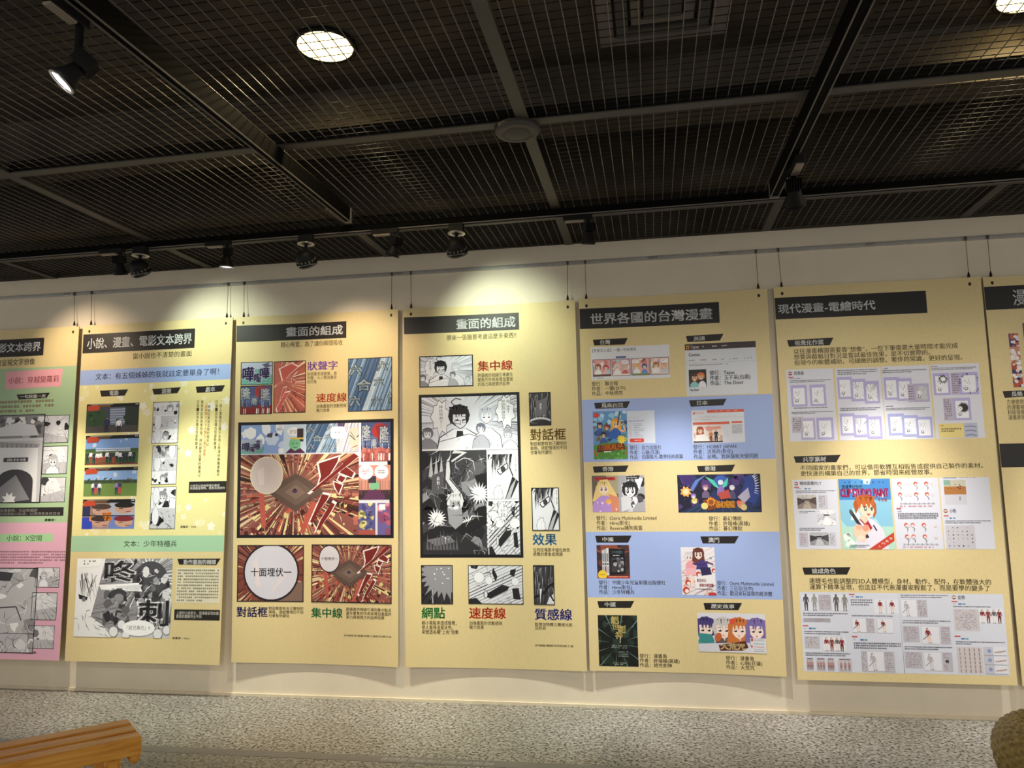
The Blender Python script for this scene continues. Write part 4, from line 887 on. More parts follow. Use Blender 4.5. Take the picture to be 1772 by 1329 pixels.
def web_jp(fr):
    rg = random.Random(94); fr.rect(0, 0, 1, 1, 'DADCE6'); fr.rect(.3, 0, 1, .085, 'D65A40'); fr.rect(.02, .05, .24, .11, 'E0C0C0'); fr.poly([(.02, .12), (.07, .05), (.06, .12)], 'C03A30')
    for x in (.45, .55, .68, .82): fr.dashes(x, .03, x + .08, .055, 1, 'F4D8D0', rg)
    fr.dashes(.1, .19, .9, .215, 1, 'A9A9B4', rg, .5, .95); fr.rect(0, .23, 1, .24, 'C9C2B8'); fr.dashes(.02, .28, .45, .31, 1, 'C9A088', rg, .9, .9); fr.rect(.02, .365, .72, .44, 'DA6444'); fr.rect(.76, .365, .96, .42, 'DA6444'); f = fr.sub(.02, .47, .58, .98); f.rect(0, 0, 1, 1, 'EBD9CF'); blobs(f, rg, 12, ['F2E8E0', 'E0A898', 'C9B0A0'], (.12, .25))
    head(f, .24, .28, .19, 'B05A3A', 'F4D4BC', rg, True); f.poly([(.1, .55), (.4, .5), (.6, .95), (.05, 1)], 'F2EDEA'); f.poly([(.4, .1), (.95, .05), (.95, .2), (.45, .28)], 'E59A8E'); mannequin(f, .78, .25, .75, '2A2A30', '2A2A30', 'EBC8AE', '1E1A1C'); mannequin(f, .6, .3, .7, 'C8804A', '7A4A30', 'EBC8AE', 'C87A4A'); f.rect(0, .92, 1, 1, '4A3A34')
    for i in range(3): fr.vtext('……', .62 + i * .035, .5 + i * .1, .645 + i * .035, .8 + i * .06, '4A4A50')
    g = fr.sub(.76, .45, .96, .74); g.rect(0, 0, 1, 1, 'C8CAD2'); g.dashes(.06, .05, .94, .95, 8, '9A9AA4', rg)
def girl_and_ink(fr):
    rg = random.Random(95); fr.rect(0, 0, 1, 1, '5A4A4A'); f = fr.sub(0, 0, .5, 1); f.rect(0, 0, 1, 1, '6A5F58'); f.rect(.55, 0, 1, .5, 'A9A080'); f.rect(.1, .04, .9, .13, 'C03A34'); f.dashes(.14, .06, .86, .12, 1, '5A1A18', rg, 1, .95)
    f.poly([(.15, .3), (.3, .12), (.6, .1), (.75, .3), (.95, .55), (1, 1), (.55, .7), (.3, .75), (.0, .7)], 'E6C987'); head(f, .44, .34, .17, 'E9CC8A', 'F6DCCB', rg, eyes='4A3A6A'); torso(f, .45, .55, .85, 1.15, 'B58FD0'); f.poly([(.62, .5), (1, .6), (1, 1), (.75, 1)], 'D98A6A'); f.circ(.62, .72, .08, 'F0B04A'); blobs(f.sub(0, .65, 1, 1), rg, 8, ['C8A0DC', '9A70BC', 'E8D0E8'], (.06, .12))
    f = fr.sub(.5, 0, 1, 1); f.rect(0, 0, 1, 1, 'A9A8AE'); blobs(f, rg, 22, ['E8E8EE', '55545A', '2A292D', 'D0D0D6'], (.05, .15)); f.poly([(.6, .0), (.95, .1), (.8, .4), (.7, .3)], 'F0F0F4'); head(f, .45, .4, .2, '2A292D', 'ECECF2', rg, line='3A393E'); f.poly([(.1, .6), (.4, .55), (.5, .9), (.1, 1)], 'D9D9DF'); f.rect(.3, .02, .8, .1, '2A292D'); f.dashes(.33, .04, .77, .09, 1, 'B5B4BA', rg, 1, .95)
def space_game(fr):
    rg = random.Random(96); fr.rect(0, 0, 1, 1, '1B1A30'); blobs(fr, rg, 26, ['2A2452', '3A2A66', '22305E', '15142A', '4A3470'], (.1, .3))
    for i in range(60): fr.ell(rg.random(), rg.random(), .003, .005, 'C9C4E6', 5, i > 0)
    fr.poly([(0, 1), (.35, .7), (.7, .72), (1, .95), (1, 1)], '24304F')
    for i in range(8): fr.line([(.1 + i * .11, 1), (.33 + i * .05, .72)], .008, '4A6A8A')
    fr.ell(.53, .2, .09, .17, '3A5AA8'); fr.poly([(.15, .4), (.22, .15), (.36, 0), (.26, .18), (.18, .45)], '5A7AC0')
    fr.poly([(.34, .05), (.44, .15), (.52, .4), (.45, .32)], '4FC0A8'); fr.poly([(.62, .08), (.56, .22), (.53, .4), (.6, .3)], '4FC0A8'); head(fr, .525, .22, .06, 'C9DCEB', 'F0E0E0', rg); torso(fr, .525, .3, .08, .55, '8A6AB0')
    fr.spiky(.1, .45, .15, 'EBA050', rg, 8, .75); fr.circ(.1, .45, .08, 'F4D0A0'); head(fr, .19, .57, .06, '8A70C0', 'E8D8E0', rg); head(fr, .2, .7, .07, 'C9B860', 'E8E0B0', rg); head(fr, .34, .35, .07, '9A6A88', 'E8C8C0', rg); torso(fr, .34, .42, .08, .62, '6A5A7A'); head(fr, .66, .36, .06, 'D0D0DC', 'E8D8D8', rg); torso(fr, .66, .42, .07, .65, '4A4A6A')
    fr.poly([(.48, .5), (.62, .4), (.64, .62), (.52, .66)], 'B04A40'); fr.poly([(.76, .5), (.82, .2), (.78, .1), (.9, .02), (.94, .2), (.98, .55), (.92, .8), (.84, .7)], '2B3E86'); fr.poly([(.72, .6), (.85, .35), (.87, .6), (.8, .76)], 'A9A4B8')
    for i in range(9): t = -1.2 + i * .24; fr.poly([(.88 + .05 * math.cos(t), .3 + .26 * math.sin(t)), (.94 + .05 * math.cos(t), .3 + .34 * math.sin(t)), (.89 + .05 * math.cos(t + .15), .3 + .26 * math.sin(t + .15))], 'C9D0EC')
    fr.poly([(.3, .68), (.42, .6), (.52, .74), (.68, .72), (.7, .86), (.5, .88), (.36, .95)], '7A3A18'); fr.spiky(.4, .72, .13, 'E0902E', rg, 10, .7); fr.circ(.4, .73, .07, '8A4A1E'); fr.text('碁幻傳說', .46, .7, .68, .88, 'EBA53A', .04); fr.circ(.32, .83, .09, 'D9CC7A'); fr.circ(.76, .8, .1, 'C98A6A'); fr.circ(.79, .87, .08, 'C9B880'); fr.circ(.73, .74, .05, 'E06A50')
def book_set(fr):
    rg = random.Random(97); fr.rect(0, 0, 1, 1, '3A2A2C'); fr.ell(.5, .05, .6, .25, '8A4A34'); blobs(fr, rg, 14, ['4A3030', '2A2028', '6A3A30'], (.1, .2))
    for i in range(3): x = .16 + i * .07; fr.rect(x, .15 - i * .03, x + .065, .92, ['C9C9CE', 'B5B5BC', 'D9D9DE'][i]); fr.rect(x + .01, .25, x + .05, .5, '77777E'); fr.rect(x + .01, .55, x + .05, .6, K_, True); fr.rect(x + .015, .65, x + .05, .85, 'A02A2A' if i == 1 else '9A9AA0')
    fr.poly([(.38, .1), (.86, .13), (.87, .86), (.4, .9)], '141317'); fr.text('少年特種兵', .45, .17, .8, .26, '6A8A92', .02); fr.rect(.44, .38, .82, .82, '3A393E'); g = fr.sub(.44, .38, .82, .82); head(g, .3, .4, .2, K_, 'B5B4BA', rg); blobs(g.sub(.45, 0, 1, 1), rg, 12, ['A9A8AE', '55545A', '8A898F'], (.08, .16)); fr.dashes(.5, .3, .72, .34, 1, 'D0D0D4', rg, 1, .95)
    fr.rect(0, .93, 1, 1, 'B03A2A'); fr.dashes(.34, .945, .98, .985, 1, 'F0C0A0', rg, 1, .95); fr.circ(.16, .9, .14, 'E6C63A'); fr.dashes(.06, .87, .27, .93, 1, 'C08A2A', rg, 1, .95)
def couple_cover(fr):
    rg = random.Random(98); fr.rect(0, 0, 1, 1, 'E6E2E8')
    for i in range(12): y = .1 + i * .1; fr.line([(0, y + .12), (1, y - .22)], .012, rg.choice(['E0A898', 'B07A8A', 'EBC8B8', 'C99A6A']))
    blobs(fr, rg, 12, ['D98A7A', '7AA0B0', 'E8B8A8'], (.02, .04)); head(fr, .24, .2, .09, 'D8D4DC', 'F6E0D6', rg); head(fr, .52, .14, .11, '6A3A30', 'F6E0D6', rg, True); torso(fr, .28, .28, .26, .46, 'E9A0A8'); fr.poly([(.16, .44), (.4, .44), (.48, .58), (.08, .6)], 'EFB4BC'); fr.poly([(.22, .58), (.32, .58), (.38, .82), (.28, .85)], 'F4D8CC'); torso(fr, .62, .27, .3, .46, '4A3A7A'); fr.poly([(.55, .42), (.85, .42), (.9, .58), (.6, .6)], '2F2A55'); fr.line([(.34, .34), (.6, .38), (.8, .3)], .035, '3F3470'); fr.line([(.72, .3), (.95, .36)], .03, '5A3A6A')
    for x, y, r in ((.18, .74, .06), (.12, .9, .07), (.5, .56, .05), (.95, .48, .04)): fr.circ(x, y, r, 'C9483A'); fr.circ(x + .02, y + .02, r * .6, 'F4E8E0')
    fr.poly([(.38, .62), (.98, .56), (1, .78), (.4, .95)], 'EDE8EC'); fr.text('歡迎來玩', .45, .66, .72, .73, '8A4A4A', .02); fr.text('冒險的經濟體', .52, .76, .93, .83, 'B0343A', .03); fr.dashes(.4, .86, .95, .9, 1, '6A5A5A', rg, 1, .95); fr.ell(.9, .99, .14, .05, 'C9383A')
def sword_cover(fr):
    rg = random.Random(99); fr.rect(0, 0, 1, 1, '121512'); blobs(fr, rg, 22, ['1E2A1E', '24352A', '182018', '2C3A2C'], (.05, .13))
    for i in range(12):
        t = i * math.pi / 6 + .15; fr.line([(.5 + .85 * math.cos(t), .56 + .62 * math.sin(t)), (.5 + .2 * math.cos(t), .56 + .17 * math.sin(t))], .028, '5F7A78', taper=True); fr.line([(.5 + .62 * math.cos(t) - .05 * math.sin(t), .56 + .45 * math.sin(t)), (.5 + .62 * math.cos(t) + .05 * math.sin(t), .56 + .45 * math.sin(t) + .03)], .014, '4F6664')
    for ch, x, y, s in (('絕', .34, .02, .2), ('世', .36, .15, .18), ('劍', .5, .2, .2), ('神', .44, .33, .18)): fr.text(ch, x, y, x + s * .95, y + s * .72, 'D9C678', .035)
    fr.line([(.56, .42), (.55, .55)], .012, 'E4DCC0'); fr.text('島I', .33, .575, .47, .645, 'D0D8D0', .01); 
    for y in (.6, .64, .72, .76, .8): fr.dashes(.5, y - .01, .76, y + .012, 1, 'A9B4A9', rg, .8, .95)
    fr.dashes(.36, .92, .7, .98, 2, '8A948A', rg)
def four_heroes(fr):
    rg = random.Random(100); fr.rect(0, 0, 1, 1, 'D9D9E2')
    for x, h, c, l in ((.12, '4A3F7A', '4A9A9A', False), (.38, 'C9C4C4', '6A5A5A', False), (.61, 'C9743A', 'D8B8A8', True), (.87, '7A6AA8', '9A8AC0', True)):
        torso(fr, x, .58, .24, 1.0, c); head(fr, x, .4, .25, h, 'F4DCD0', rg, l); fr.poly([(x - .02, .6), (x + .03, .6), (x + .02, .72)], 'F0D4C4')
    fr.poly([(.0, .52), (.2, .55), (.24, .7), (.1, .76), (.02, .7)], '3F8E8E'); fr.ell(.3, .62, .05, .12, 'C4623A', rot=.4); fr.circ(.52, .2, .07, 'D9503A'); fr.poly([(0, .8), (.76, .74), (.78, 1), (0, 1)], 'D5D4DE'); fr.poly([(.3, .82), (.7, .7), (.74, .86), (.66, .95), (.32, .97)], '5A2A1C'); fr.text('大荒咒', .33, .77, .69, .93, 'E6CF9A', .04); fr.rect(.77, .62, 1, 1, 'DADAE0')
    for y, c in ((.64, 'A9A9B0'), (.68, '8A8A92'), (.76, '4A8A84'), (.84, 'C9574E'), (.9, 'A9A9B0'), (.95, '8A8A92')): fr.dashes(.82, y - .01, .99, y + .02, 1, c, rg, 1, .95)
    fr.rect(.78, .63, .81, .7, 'C03A3A'); fr.rect(.78, .8, .8, .86, 'C03A3A', True)
P = Poster('exhibition_poster', 'cream poster with two blue bands and country name tags over small comic covers', (1001.3, 517.5), (1327.5, 499.3), (1020.6, 1160.7), (1361.5, 1171.2), 0.013, 0.003, 0.02, CREAM)
b0 = P.at((1006, 692))[1]; b1 = P.at((1025, 799.5))[1]; b2 = P.at((1013, 920.5))[1]; b3 = P.at((1030, 1033.5))[1]
for u, v in ((b0, b1), (b2, b3)):
    art = P.art(); Fr(art, 0.001, u, .999, v).rect(0, 0, 1, 1, 'A1B4E4'); o = art.build('colour_band'); o['label'] = 'blue printed band'
P.bar((1002.5, 534.5), (1245.5, 558.5), '世界各國的台灣漫畫', (1021.6, 543), (1232.5, 552), col='2A2828', bold=.018)
for q, s, a, b, fn in (([(98, 410), (328, 398), (307, 441), (108, 448)], '台灣', (145, 413), (212, 440), a1), ([(710, 385), (957, 370), (933, 415), (720, 425)], '美國', (760, 389), (833, 414), a1),
                      ([(107, 825), (343, 813), (323, 858), (115, 863)], '馬來西亞', (155, 827), (297, 853), a1), ([(730, 808), (977, 797), (955, 840), (742, 850)], '日本', (782, 811), (853, 838), a1),
                      ([(98, 1243), (333, 1235), (313, 1278), (107, 1283)], '香港', (162, 1245), (233, 1273), a1), ([(783, 1240), (1033, 1230), (1010, 1275), (793, 1280)], '香港', (833, 1242), (905, 1270), a1),
                      ([(140, 80), (434, 78), (405, 135), (152, 135)], '中國', (198, 90), (285, 126), a3), ([(988, 85), (1298, 83), (1265, 142), (1007, 142)], '澳門', (1052, 93), (1140, 133), a3),
                      ([(157, 607), (455, 605), (425, 662), (170, 662)], '中國', (217, 615), (303, 652), a3), ([(1013, 621), (1324, 621), (1295, 680), (1027, 677)], '歷史故事', (1075, 630), (1263, 668), a3)):
    P.tag([fn(*p) for p in q], s, fn(*a), fn(*b))
for a, b, f in ((a1(83, 460), a1(608, 658), four_panel), (a1(702, 440), a1(1184, 762), web_us), (a1(322, 878), a1(510, 1088), info_page), (a1(97, 882), a1(330, 1192), farm_cover), (a1(745, 875), a1(1100, 1083), web_jp),
                ((1024, 823.5), (1116.9, 885.5), girl_and_ink), ((1171.6, 821.8), (1318.5, 886.4), space_game), (a3(150, 155), a3(422, 422), book_set), (a3(828, 172), a3(1117, 560), couple_cover), (a3(160, 720), a3(491, 1137), sword_cover), (a3(963, 700), a3(1523, 1030), four_heroes)):
    P.picture(a, b, f)
TX = '3B3423'
for s, a, b in ((['發行：聯合報', '作者：一獺(台中)', '作品：中秋烤肉'], a1(90, 686), a1(313, 772)), (['發行：Tapas', '作者：玉子采(台南)', '作品：The Door'], a1(865, 613), a1(1135, 700)),
                (['發行：合力出版社', '作者：心融(花蓮)', '作品：田園風光-農學技術員篇'], a1(340, 1105), a1(690, 1190)), (['發行：HOBBY JAPAN', '作者：洪育府(彰化)', '作品：前略。我與貓和天使同居'], a1(757, 1099), a1(1185, 1187)),
                (['發行：Osiris Multimedia Limited', '作者：Hiro(彰化)', '作品：Reverse賭狗風雲'], (1031.7, 892.6), (1136.8, 917.3)), (['發行：碁幻傳說', '作者：許瑞峰(高雄)', '作品：碁幻傳說'], (1226.2, 893.2), (1297.7, 918.3)),
                (['發行：中國少年兒童新聞出版總社', '作者：Hiro(彰化)', '作品：少年特種兵'], a3(168, 438), a3(710, 555)), (['發行：Osiris Multimedia Limited', '作者：三日旦(台中)', '作品：歡迎來玩冒險的經濟體'], a3(1122, 442), a3(1583, 570)),
                (['發行：漫畫島', '作者：許瑞峰(高雄)', '作品：絕世劍神'], a3(497, 1030), a3(822, 1147)), (['發行：漫畫島', '作者：心融(花蓮)', '作品：大荒咒'], a3(1192, 1047), a3(1490, 1168))):
    P.caption(s, a, b, TX, base=2.7e-3 if 'Tapas' in s[0] else 5e-4)
P.holes([(1014.8, 529.3), (1313, 511.5)])

# ------------------------------------------------------------------ poster: drawing on a computer
LAV = 'B4ACDA'
def small_page(f, seed, burst_n=0, bg=LAV, bgw='ECECF4', fig=True, dark=False):
    rg = random.Random(seed); f.rect(0, 0, 1, 1, bg); g = f.sub(.14, .14, .86, .9); g.rect(0, 0, 1, 1, bgw)
    if burst_n: g.rays((.4, .6), burst_n, .25, 1.3, .025, ['4A4A52', '8A8A94'], rg)
    if dark: g.spiky(.62, .4, .34, '2A292D', rg, 22, .7)
    if fig:
        scribble(g.sub(.05, .2, .6, .95), rg, 9, ['5A5A62', '8A8A92'], (.02, .035), (.15, .4)); g.circ(.35, .45, .13, 'F2F2F6'); g.ell(.3, .78, .13, .09, '2A292D', rot=-.6); g.ell(.3, .77, .08, .06, 'F2F2F6', rot=-.6); g.line([(.2, .3), (.4, .5), (.55, .2)], .014, '5A5A62')
def head_line(fr, txt, col='4A4A52'):
    fr.circ(.09, .055, .028, 'A2464A'); fr.rect(.05, .045, .12, .06, 'E8D8D8'); fr.rect(.04, .1, .15, .115, 'C4504E'); fr.text(txt, .17, .025, .17 + .07 * len(txt), .08, col, .01)
def page_a(fr):
    rg = random.Random(111); fr.rect(0, 0, 1, 1, 'D9DAE6'); head_line(fr, '效果線'); fr.dashes(.07, .12, .36, .14, 1, '6A6A74', rg); fr.dashes(.07, .15, .97, .19, 2, '6A6A74', rg, 1, .1)
    small_page(fr.sub(.08, .22, .42, .52), 1); small_page(fr.sub(.48, .22, .82, .52), 2, 10); fr.dashes(.12, .53, .88, .555, 1, '6A6A74', rg, 1, .95); fr.dashes(.07, .59, .97, .63, 2, '6A6A74', rg, 1)
    f = fr.sub(.24, .68, .55, .98); small_page(f, 3, 12, 'B9B2D4'); small_page(fr.sub(.58, .68, .93, .98), 4, 0); f = fr.sub(.06, .66, .3, .88); f.rect(0, 0, 1, 1, 'BDB9C6'); f.dashes(.1, .1, .9, .9, 6, '8A7A86', rg)
def page_b(fr):
    rg = random.Random(112); fr.rect(0, 0, 1, 1, 'DADBE7'); fr.dashes(.05, .02, .95, .1, 3, '6A6A74', rg, 1)
    for i in range(3): small_page(fr.sub(.03 + i * .29, .12 + i * .035, .36 + i * .29, .43 + i * .035), 5 + i, (0, 40, 60)[i])
    fr.dashes(.05, .55, .95, .6, 2, '6A6A74', rg, 1, .2)
    for i in range(3): small_page(fr.sub(.03 + i * .29, .63 + i * .025, .36 + i * .29, .93 + i * .025), 8 + i, (0, 60, 50)[i])
def page_c(fr):
    rg = random.Random(113); fr.rect(0, 0, 1, 1, 'DADBE7'); fr.dashes(.02, .02, .3, .045, 1, '6A6A74', rg); fr.dashes(.02, .05, .95, .1, 2, '6A6A74', rg, 1)
    small_page(fr.sub(.03, .15, .36, .46), 11); small_page(fr.sub(.29, .17, .62, .48), 12, 18); f = fr.sub(.52, .25, .7, .5); f.rect(0, 0, 1, 1, 'BDB6C8'); f.dashes(.1, .1, .9, .9, 6, '8A7A8E', rg); small_page(fr.sub(.64, .25, .97, .5), 13, 30, 'B5ABCC', 'C9C8D2')
    fr.dashes(.04, .54, .25, .56, 1, '6A6A74', rg); fr.dashes(.04, .57, .97, .61, 2, '6A6A74', rg, 1, .1)
    for i in range(3): small_page(fr.sub(.06 + i * .29, .65 + i * .025, .4 + i * .29, .94 + i * .02), 14 + i, (8, 12, 0)[i], 'A9ACDC')
def page_d(fr):
    rg = random.Random(114); fr.rect(0, 0, 1, 1, 'DADBE7'); fr.dashes(.02, .02, .25, .04, 1, '6A6A74', rg); fr.dashes(.02, .045, .95, .085, 2, '6A6A74', rg, 1, .2)
    f = fr.sub(.03, .12, .38, .42); small_page(f, 17); f.spiky(.6, .28, .24, '3A393E', rg, 16, .6); f.spiky(.6, .28, .14, 'F0F0F4', rg, 12, .6); f = fr.sub(.4, .12, .58, .42); f.rect(0, 0, 1, 1, 'BDB2CC'); f.dashes(.1, .05, .9, .95, 9, '8A7A8E', rg); f = fr.sub(.56, .12, .96, .42); small_page(f, 18); f.rays((.55, .5), 50, .36, .46, .05, ['2A292D'], rg)
    f = fr.sub(.2, .46, .42, .76); f.rect(0, 0, 1, 1, 'BDB6C8'); f.dashes(.1, .05, .9, .95, 9, '8A7A8E', rg); small_page(fr.sub(.4, .46, .76, .76), 19, 0, dark=True)
    fr.rect(.06, .8, .58, .99, 'E8D48A'); fr.dashes(.1, .82, .22, .84, 1, 'C98A3A', rg); fr.dashes(.12, .86, .54, .92, 2, '6A6040', rg, 1); f = fr.sub(.58, .8, .86, .99); f.rect(0, 0, 1, 1, 'B9BCCF')
    for i in range(3): f.line([(.1, .25 + i * .3), (.5, .2 + i * .3), (.9, .28 + i * .3)], .05, '5A6A9A')
def street(f, bw):
    rg = random.Random(7 + bw); f.rect(0, 0, 1, 1, ['C9C4C0', 'B9B9BE', 'ECECF0'][bw]); f.poly([(0, .55), (.4, .35), (.6, .35), (1, .6), (1, 1), (0, 1)], ['8F8078', '9A9AA0', 'E8E8EC'][bw]); f.poly([(0, .2), (.35, .32), (.4, .5), (0, .75)], ['4A4444', '3A393E', 'D0D0D6'][bw]); f.poly([(1, .15), (.66, .3), (.6, .48), (1, .75)], ['5A4A44', '4A494E', 'D0D0D6'][bw]); f.rect(.35, .28, .65, .38, ['4A3A38', '2A292D', '4A494E'][bw]); f.poly([(.4, .5), (.6, .5), (.75, 1), (.25, 1)], ['B5A79A', 'C9C9CE', 'F4F4F6'][bw]); scribble(f, rg, 16, [['3A2F2E', '6A5A54'], ['1E1D21', '77767C'], [K_, '5A595E']][bw], (.02, .04), (.1, .35))
def page_lt(fr):
    rg = random.Random(115); fr.rect(0, 0, 1, 1, 'D9DAE6'); head_line(fr, '轉換圖層的LT'); fr.dashes(.07, .12, .25, .14, 1, '6A6A74', rg); fr.rect(.27, .12, .33, .14, '5A7AB0'); fr.rect(.35, .12, .41, .14, '6AA0B0', True); fr.dashes(.07, .155, .97, .2, 2, '6A6A74', rg, 1)
    street(fr.sub(.09, .22, .52, .42), 0); f = fr.sub(.56, .22, .77, .42); f.rect(0, 0, 1, 1, 'C9C7D0'); f.dashes(.1, .1, .8, .9, 7, '9A8A96', rg); fr.dashes(.12, .45, .48, .49, 2, '6A6A74', rg, 1); street(fr.sub(.52, .44, .93, .66), 2); fr.dashes(.1, .69, .68, .74, 2, '6A6A74', rg, 1); f = fr.sub(.08, .76, .28, .96); f.rect(0, 0, 1, 1, 'C4C0CC'); f.dashes(.1, .1, .8, .9, 7, 'A98A96', rg); street(fr.sub(.32, .76, .74, .94), 1); f = fr.sub(.76, .76, .9, .94); f.rect(0, 0, 1, 1, 'C9C7D0'); f.dashes(.1, .1, .8, .9, 6, '8A8A96', rg)
def cover_girl(fr):
    rg = random.Random(116); fr.rect(0, 0, 1, 1, '8CC4DE'); fr.rect(0, 0, 1, .3, '4A8ACC'); blobs(fr, rg, 14, ['C9E6EE', 'E4F2F4', 'A9DCE0', '5A9AD4'], (.06, .16)); fr.rect(0, .68, 1, 1, 'B5DCCB'); blobs(fr.sub(0, .6, 1, 1), rg, 12, ['D4EEDC', 'A0D0C0', 'E8F4EC'], (.1, .25))
    for i, ch in enumerate('數位漫畫創作'): fr.text(ch, .2 + i * .115, .035, .235 + i * .115, .065, '2A3A6A')
    fr.poly([(.12, .04), (.15, .05), (.12, .06)], '2A3A6A'); fr.poly([(.88, .04), (.85, .05), (.88, .06)], '2A3A6A', True); fr.text('快速學好你的', .06, .085, .46, .14, '1F2A4A', .012); g = 'CLIP STUDIO PAINT'
    fr.text(g, .03, .145, .95, .255, '7A1F4A', .06); fr.text(g, .04, .15, .94, .25, 'E8488A', .03); fr.text('中文版', .74, .28, .92, .325, 'D84A2A', .012)
    fr.poly([(.3, .62), (.42, .55), (.62, .58), (.8, .72), (.9, 1), (.25, 1)], 'E4DFEC'); fr.poly([(.36, .58), (.5, .56), (.6, .7), (.55, .74)], 'B03040'); fr.line([(.62, .66), (.68, .74)], .02, '3A3A4A'); fr.poly([(.36, .55), (.46, .5), (.52, .6), (.46, .64)], 'F2CDB4')
    fr.poly([(.3, .5), (.26, .36), (.32, .26), (.48, .22), (.62, .26), (.7, .36), (.7, .48), (.64, .56), (.6, .4), (.4, .36)], 'B85A2A'); fr.poly([(.36, .36), (.62, .36), (.66, .46), (.62, .53), (.54, .57), (.42, .52), (.36, .44)], 'F8D8C0')
    for u, w in ((.3, .16), (.38, .18), (.48, .16), (.57, .12)): fr.poly([(u, .26), (u + w, .25), (u + w * .5, .44)], 'C4682F', u > .3)
    fr.ell(.49, .43, .03, .03, '2F6A5A'); fr.ell(.49, .425, .014, .012, 'F0F4F0'); fr.ell(.61, .43, .022, .028, '2F6A5A'); fr.poly([(.5, .5), (.58, .495), (.55, .53)], 'C0444A'); fr.line([(.44, .4), (.53, .39)], .008, '6A3020')
    fr.line([(.2, .46), (.5, .84)], .045, '3A3436'); fr.line([(.19, .44), (.23, .5)], .03, '5A5456'); fr.poly([(.24, .68), (.32, .64), (.38, .7), (.52, .66), (.56, .74), (.46, .8), (.44, .9), (.3, .88), (.24, .8)], 'F4CDB2'); fr.ell(.34, .69, .07, .04, 'F6B49A', rot=.3); fr.ell(.47, .7, .06, .05, 'EF9A80', rot=.2); fr.ell(.36, .84, .07, .04, 'F8DCC8', rot=-.4)
    fr.poly([(.5, 1), (1, .76), (1, .88), (.74, 1)], 'C8402E'); 
    for i, ch in enumerate('入門教學'): fr.text(ch, .68 + i * .075, .94 - i * .036, .74 + i * .075, .975 - i * .036, 'F4D8CC')
    fr.dashes(.14, .935, .54, .98, 2, '4A6A6A', rg, 1)
def page_chibi(fr):
    rg = random.Random(117); fr.rect(0, 0, 1, 1, 'DADBE7')
    for row, y in enumerate((.04, .19, .62, .78)):
        for x in ((.12, .47, .7) if row < 2 else (.2, .34, .58)):
            fr.circ(x + .04, y + .04, .028, 'C9594A'); fr.circ(x + .045, y + .05, .016, 'F4DCD0'); fr.line([(x + .04, y + .07), (x + .08, y + .1), (x + .06, y + .12)], .008, '6A6A74'); fr.dashes(x + .05, y + .125, x + .08, y + .14, 1, '8A8A94', rg)
        for x in (.25, .34, .82): fr.circ(x + .04, y + .05, .022, 'E4D0D4')
    for y in (.36, .93):
        fr.line([(.15, y), (.9, y)], .005, '6A6A74')
        for i in range(8): fr.line([(.16 + i * .1, y - .015), (.16 + i * .1, y + .015)], .005, '6A6A74', i > 0); 
        fr.dashes(.14, y + .025, .92, y + .05, 1, 'D88A94', rg, .7, .95)
    fr.rect(.06, .42, .16, .435, 'C4504E'); fr.dashes(.08, .46, .2, .475, 1, '6A6A74', rg); fr.dashes(.08, .49, .97, .58, 3, '6A6A74', rg, 1)
def page_prop(fr):
    rg = random.Random(118); fr.rect(0, 0, 1, 1, 'DADBE7'); fr.rect(.08, 0, .35, .012, '6A90B8'); fr.dashes(.4, 0, .8, .015, 1, '8A8A94', rg); f = fr.sub(.08, .035, .52, .24); f.rect(0, 0, 1, 1, 'B5793F'); f.rect(0, 0, 1, .45, 'C9C4B0'); f.rect(0, .0, .3, .35, '8AB0A0'); blobs(f.sub(.2, .25, .9, .65), rg, 16, ['6A3A2A', '8A5A34', '5A2A20'], (.08, .16)); f = fr.sub(.08, .24, .52, .38); f.rect(0, 0, 1, 1, 'CFCFD8'); f.line([(.7, .2), (.68, .6)], .08, '6A6A74')
    fr.circ(.075, .47, .028, '9A5A3A'); fr.rect(.045, .46, .105, .478, 'E8D8D8'); fr.text('小物', .15, .44, .28, .5, '4A4A52', .01); fr.rect(.03, .53, .13, .545, 'C4504E'); fr.dashes(.06, .565, .12, .58, 1, '6A6A74', rg); fr.rect(.14, .56, .19, .58, '5A7AB0'); fr.rect(.21, .56, .26, .58, '6AA0B0', True); fr.dashes(.05, .6, .97, .65, 2, '6A6A74', rg, 1, .2); f = fr.sub(.04, .67, .62, .995); f.rect(0, 0, 1, 1, 'C9C6CF')
    for i in range(6):
        for j in range(6):
            if rg.random() < .75: f.ell(.1 + i * .16, .1 + j * .155, .03 * rg.uniform(.5, 1.3), .03 * rg.uniform(.5, 1.2), rg.choice(['6A5F5F', '8A7A74', '3A3436', 'B5A89A']), 7, rot=rg.random())
def redfig(f, x, y, h, fade=False, lean=0.0):
    mannequin(f, x, y, h, 'B5B0B5' if fade else '8A2F34', 'D0CCD0' if fade else 'E4C8B8', 'E8DCD8' if fade else 'E8C8B4', '8A8488' if fade else '6A2A24', lean)
def panelbox(f, rg, col='BDBAC4', rows=9): f.rect(0, 0, 1, 1, col); f.dashes(.08, .05, .92, .95, rows, 'A08A92', rg, .6)
def fig_box(fr, a, b, c, d, fade=False, sword=True):
    f = fr.sub(a, b, c, d); f.rect(0, 0, 1, 1, '9A9AA6'); f.rect(.01, .012, .99, .988, 'E2E2EA'); redfig(f, .45, .1, .85, fade, -.15)
    if sword: f.line([(.45, .45), (.08, .75)], .04, '4A464A' if not fade else '9A969A')
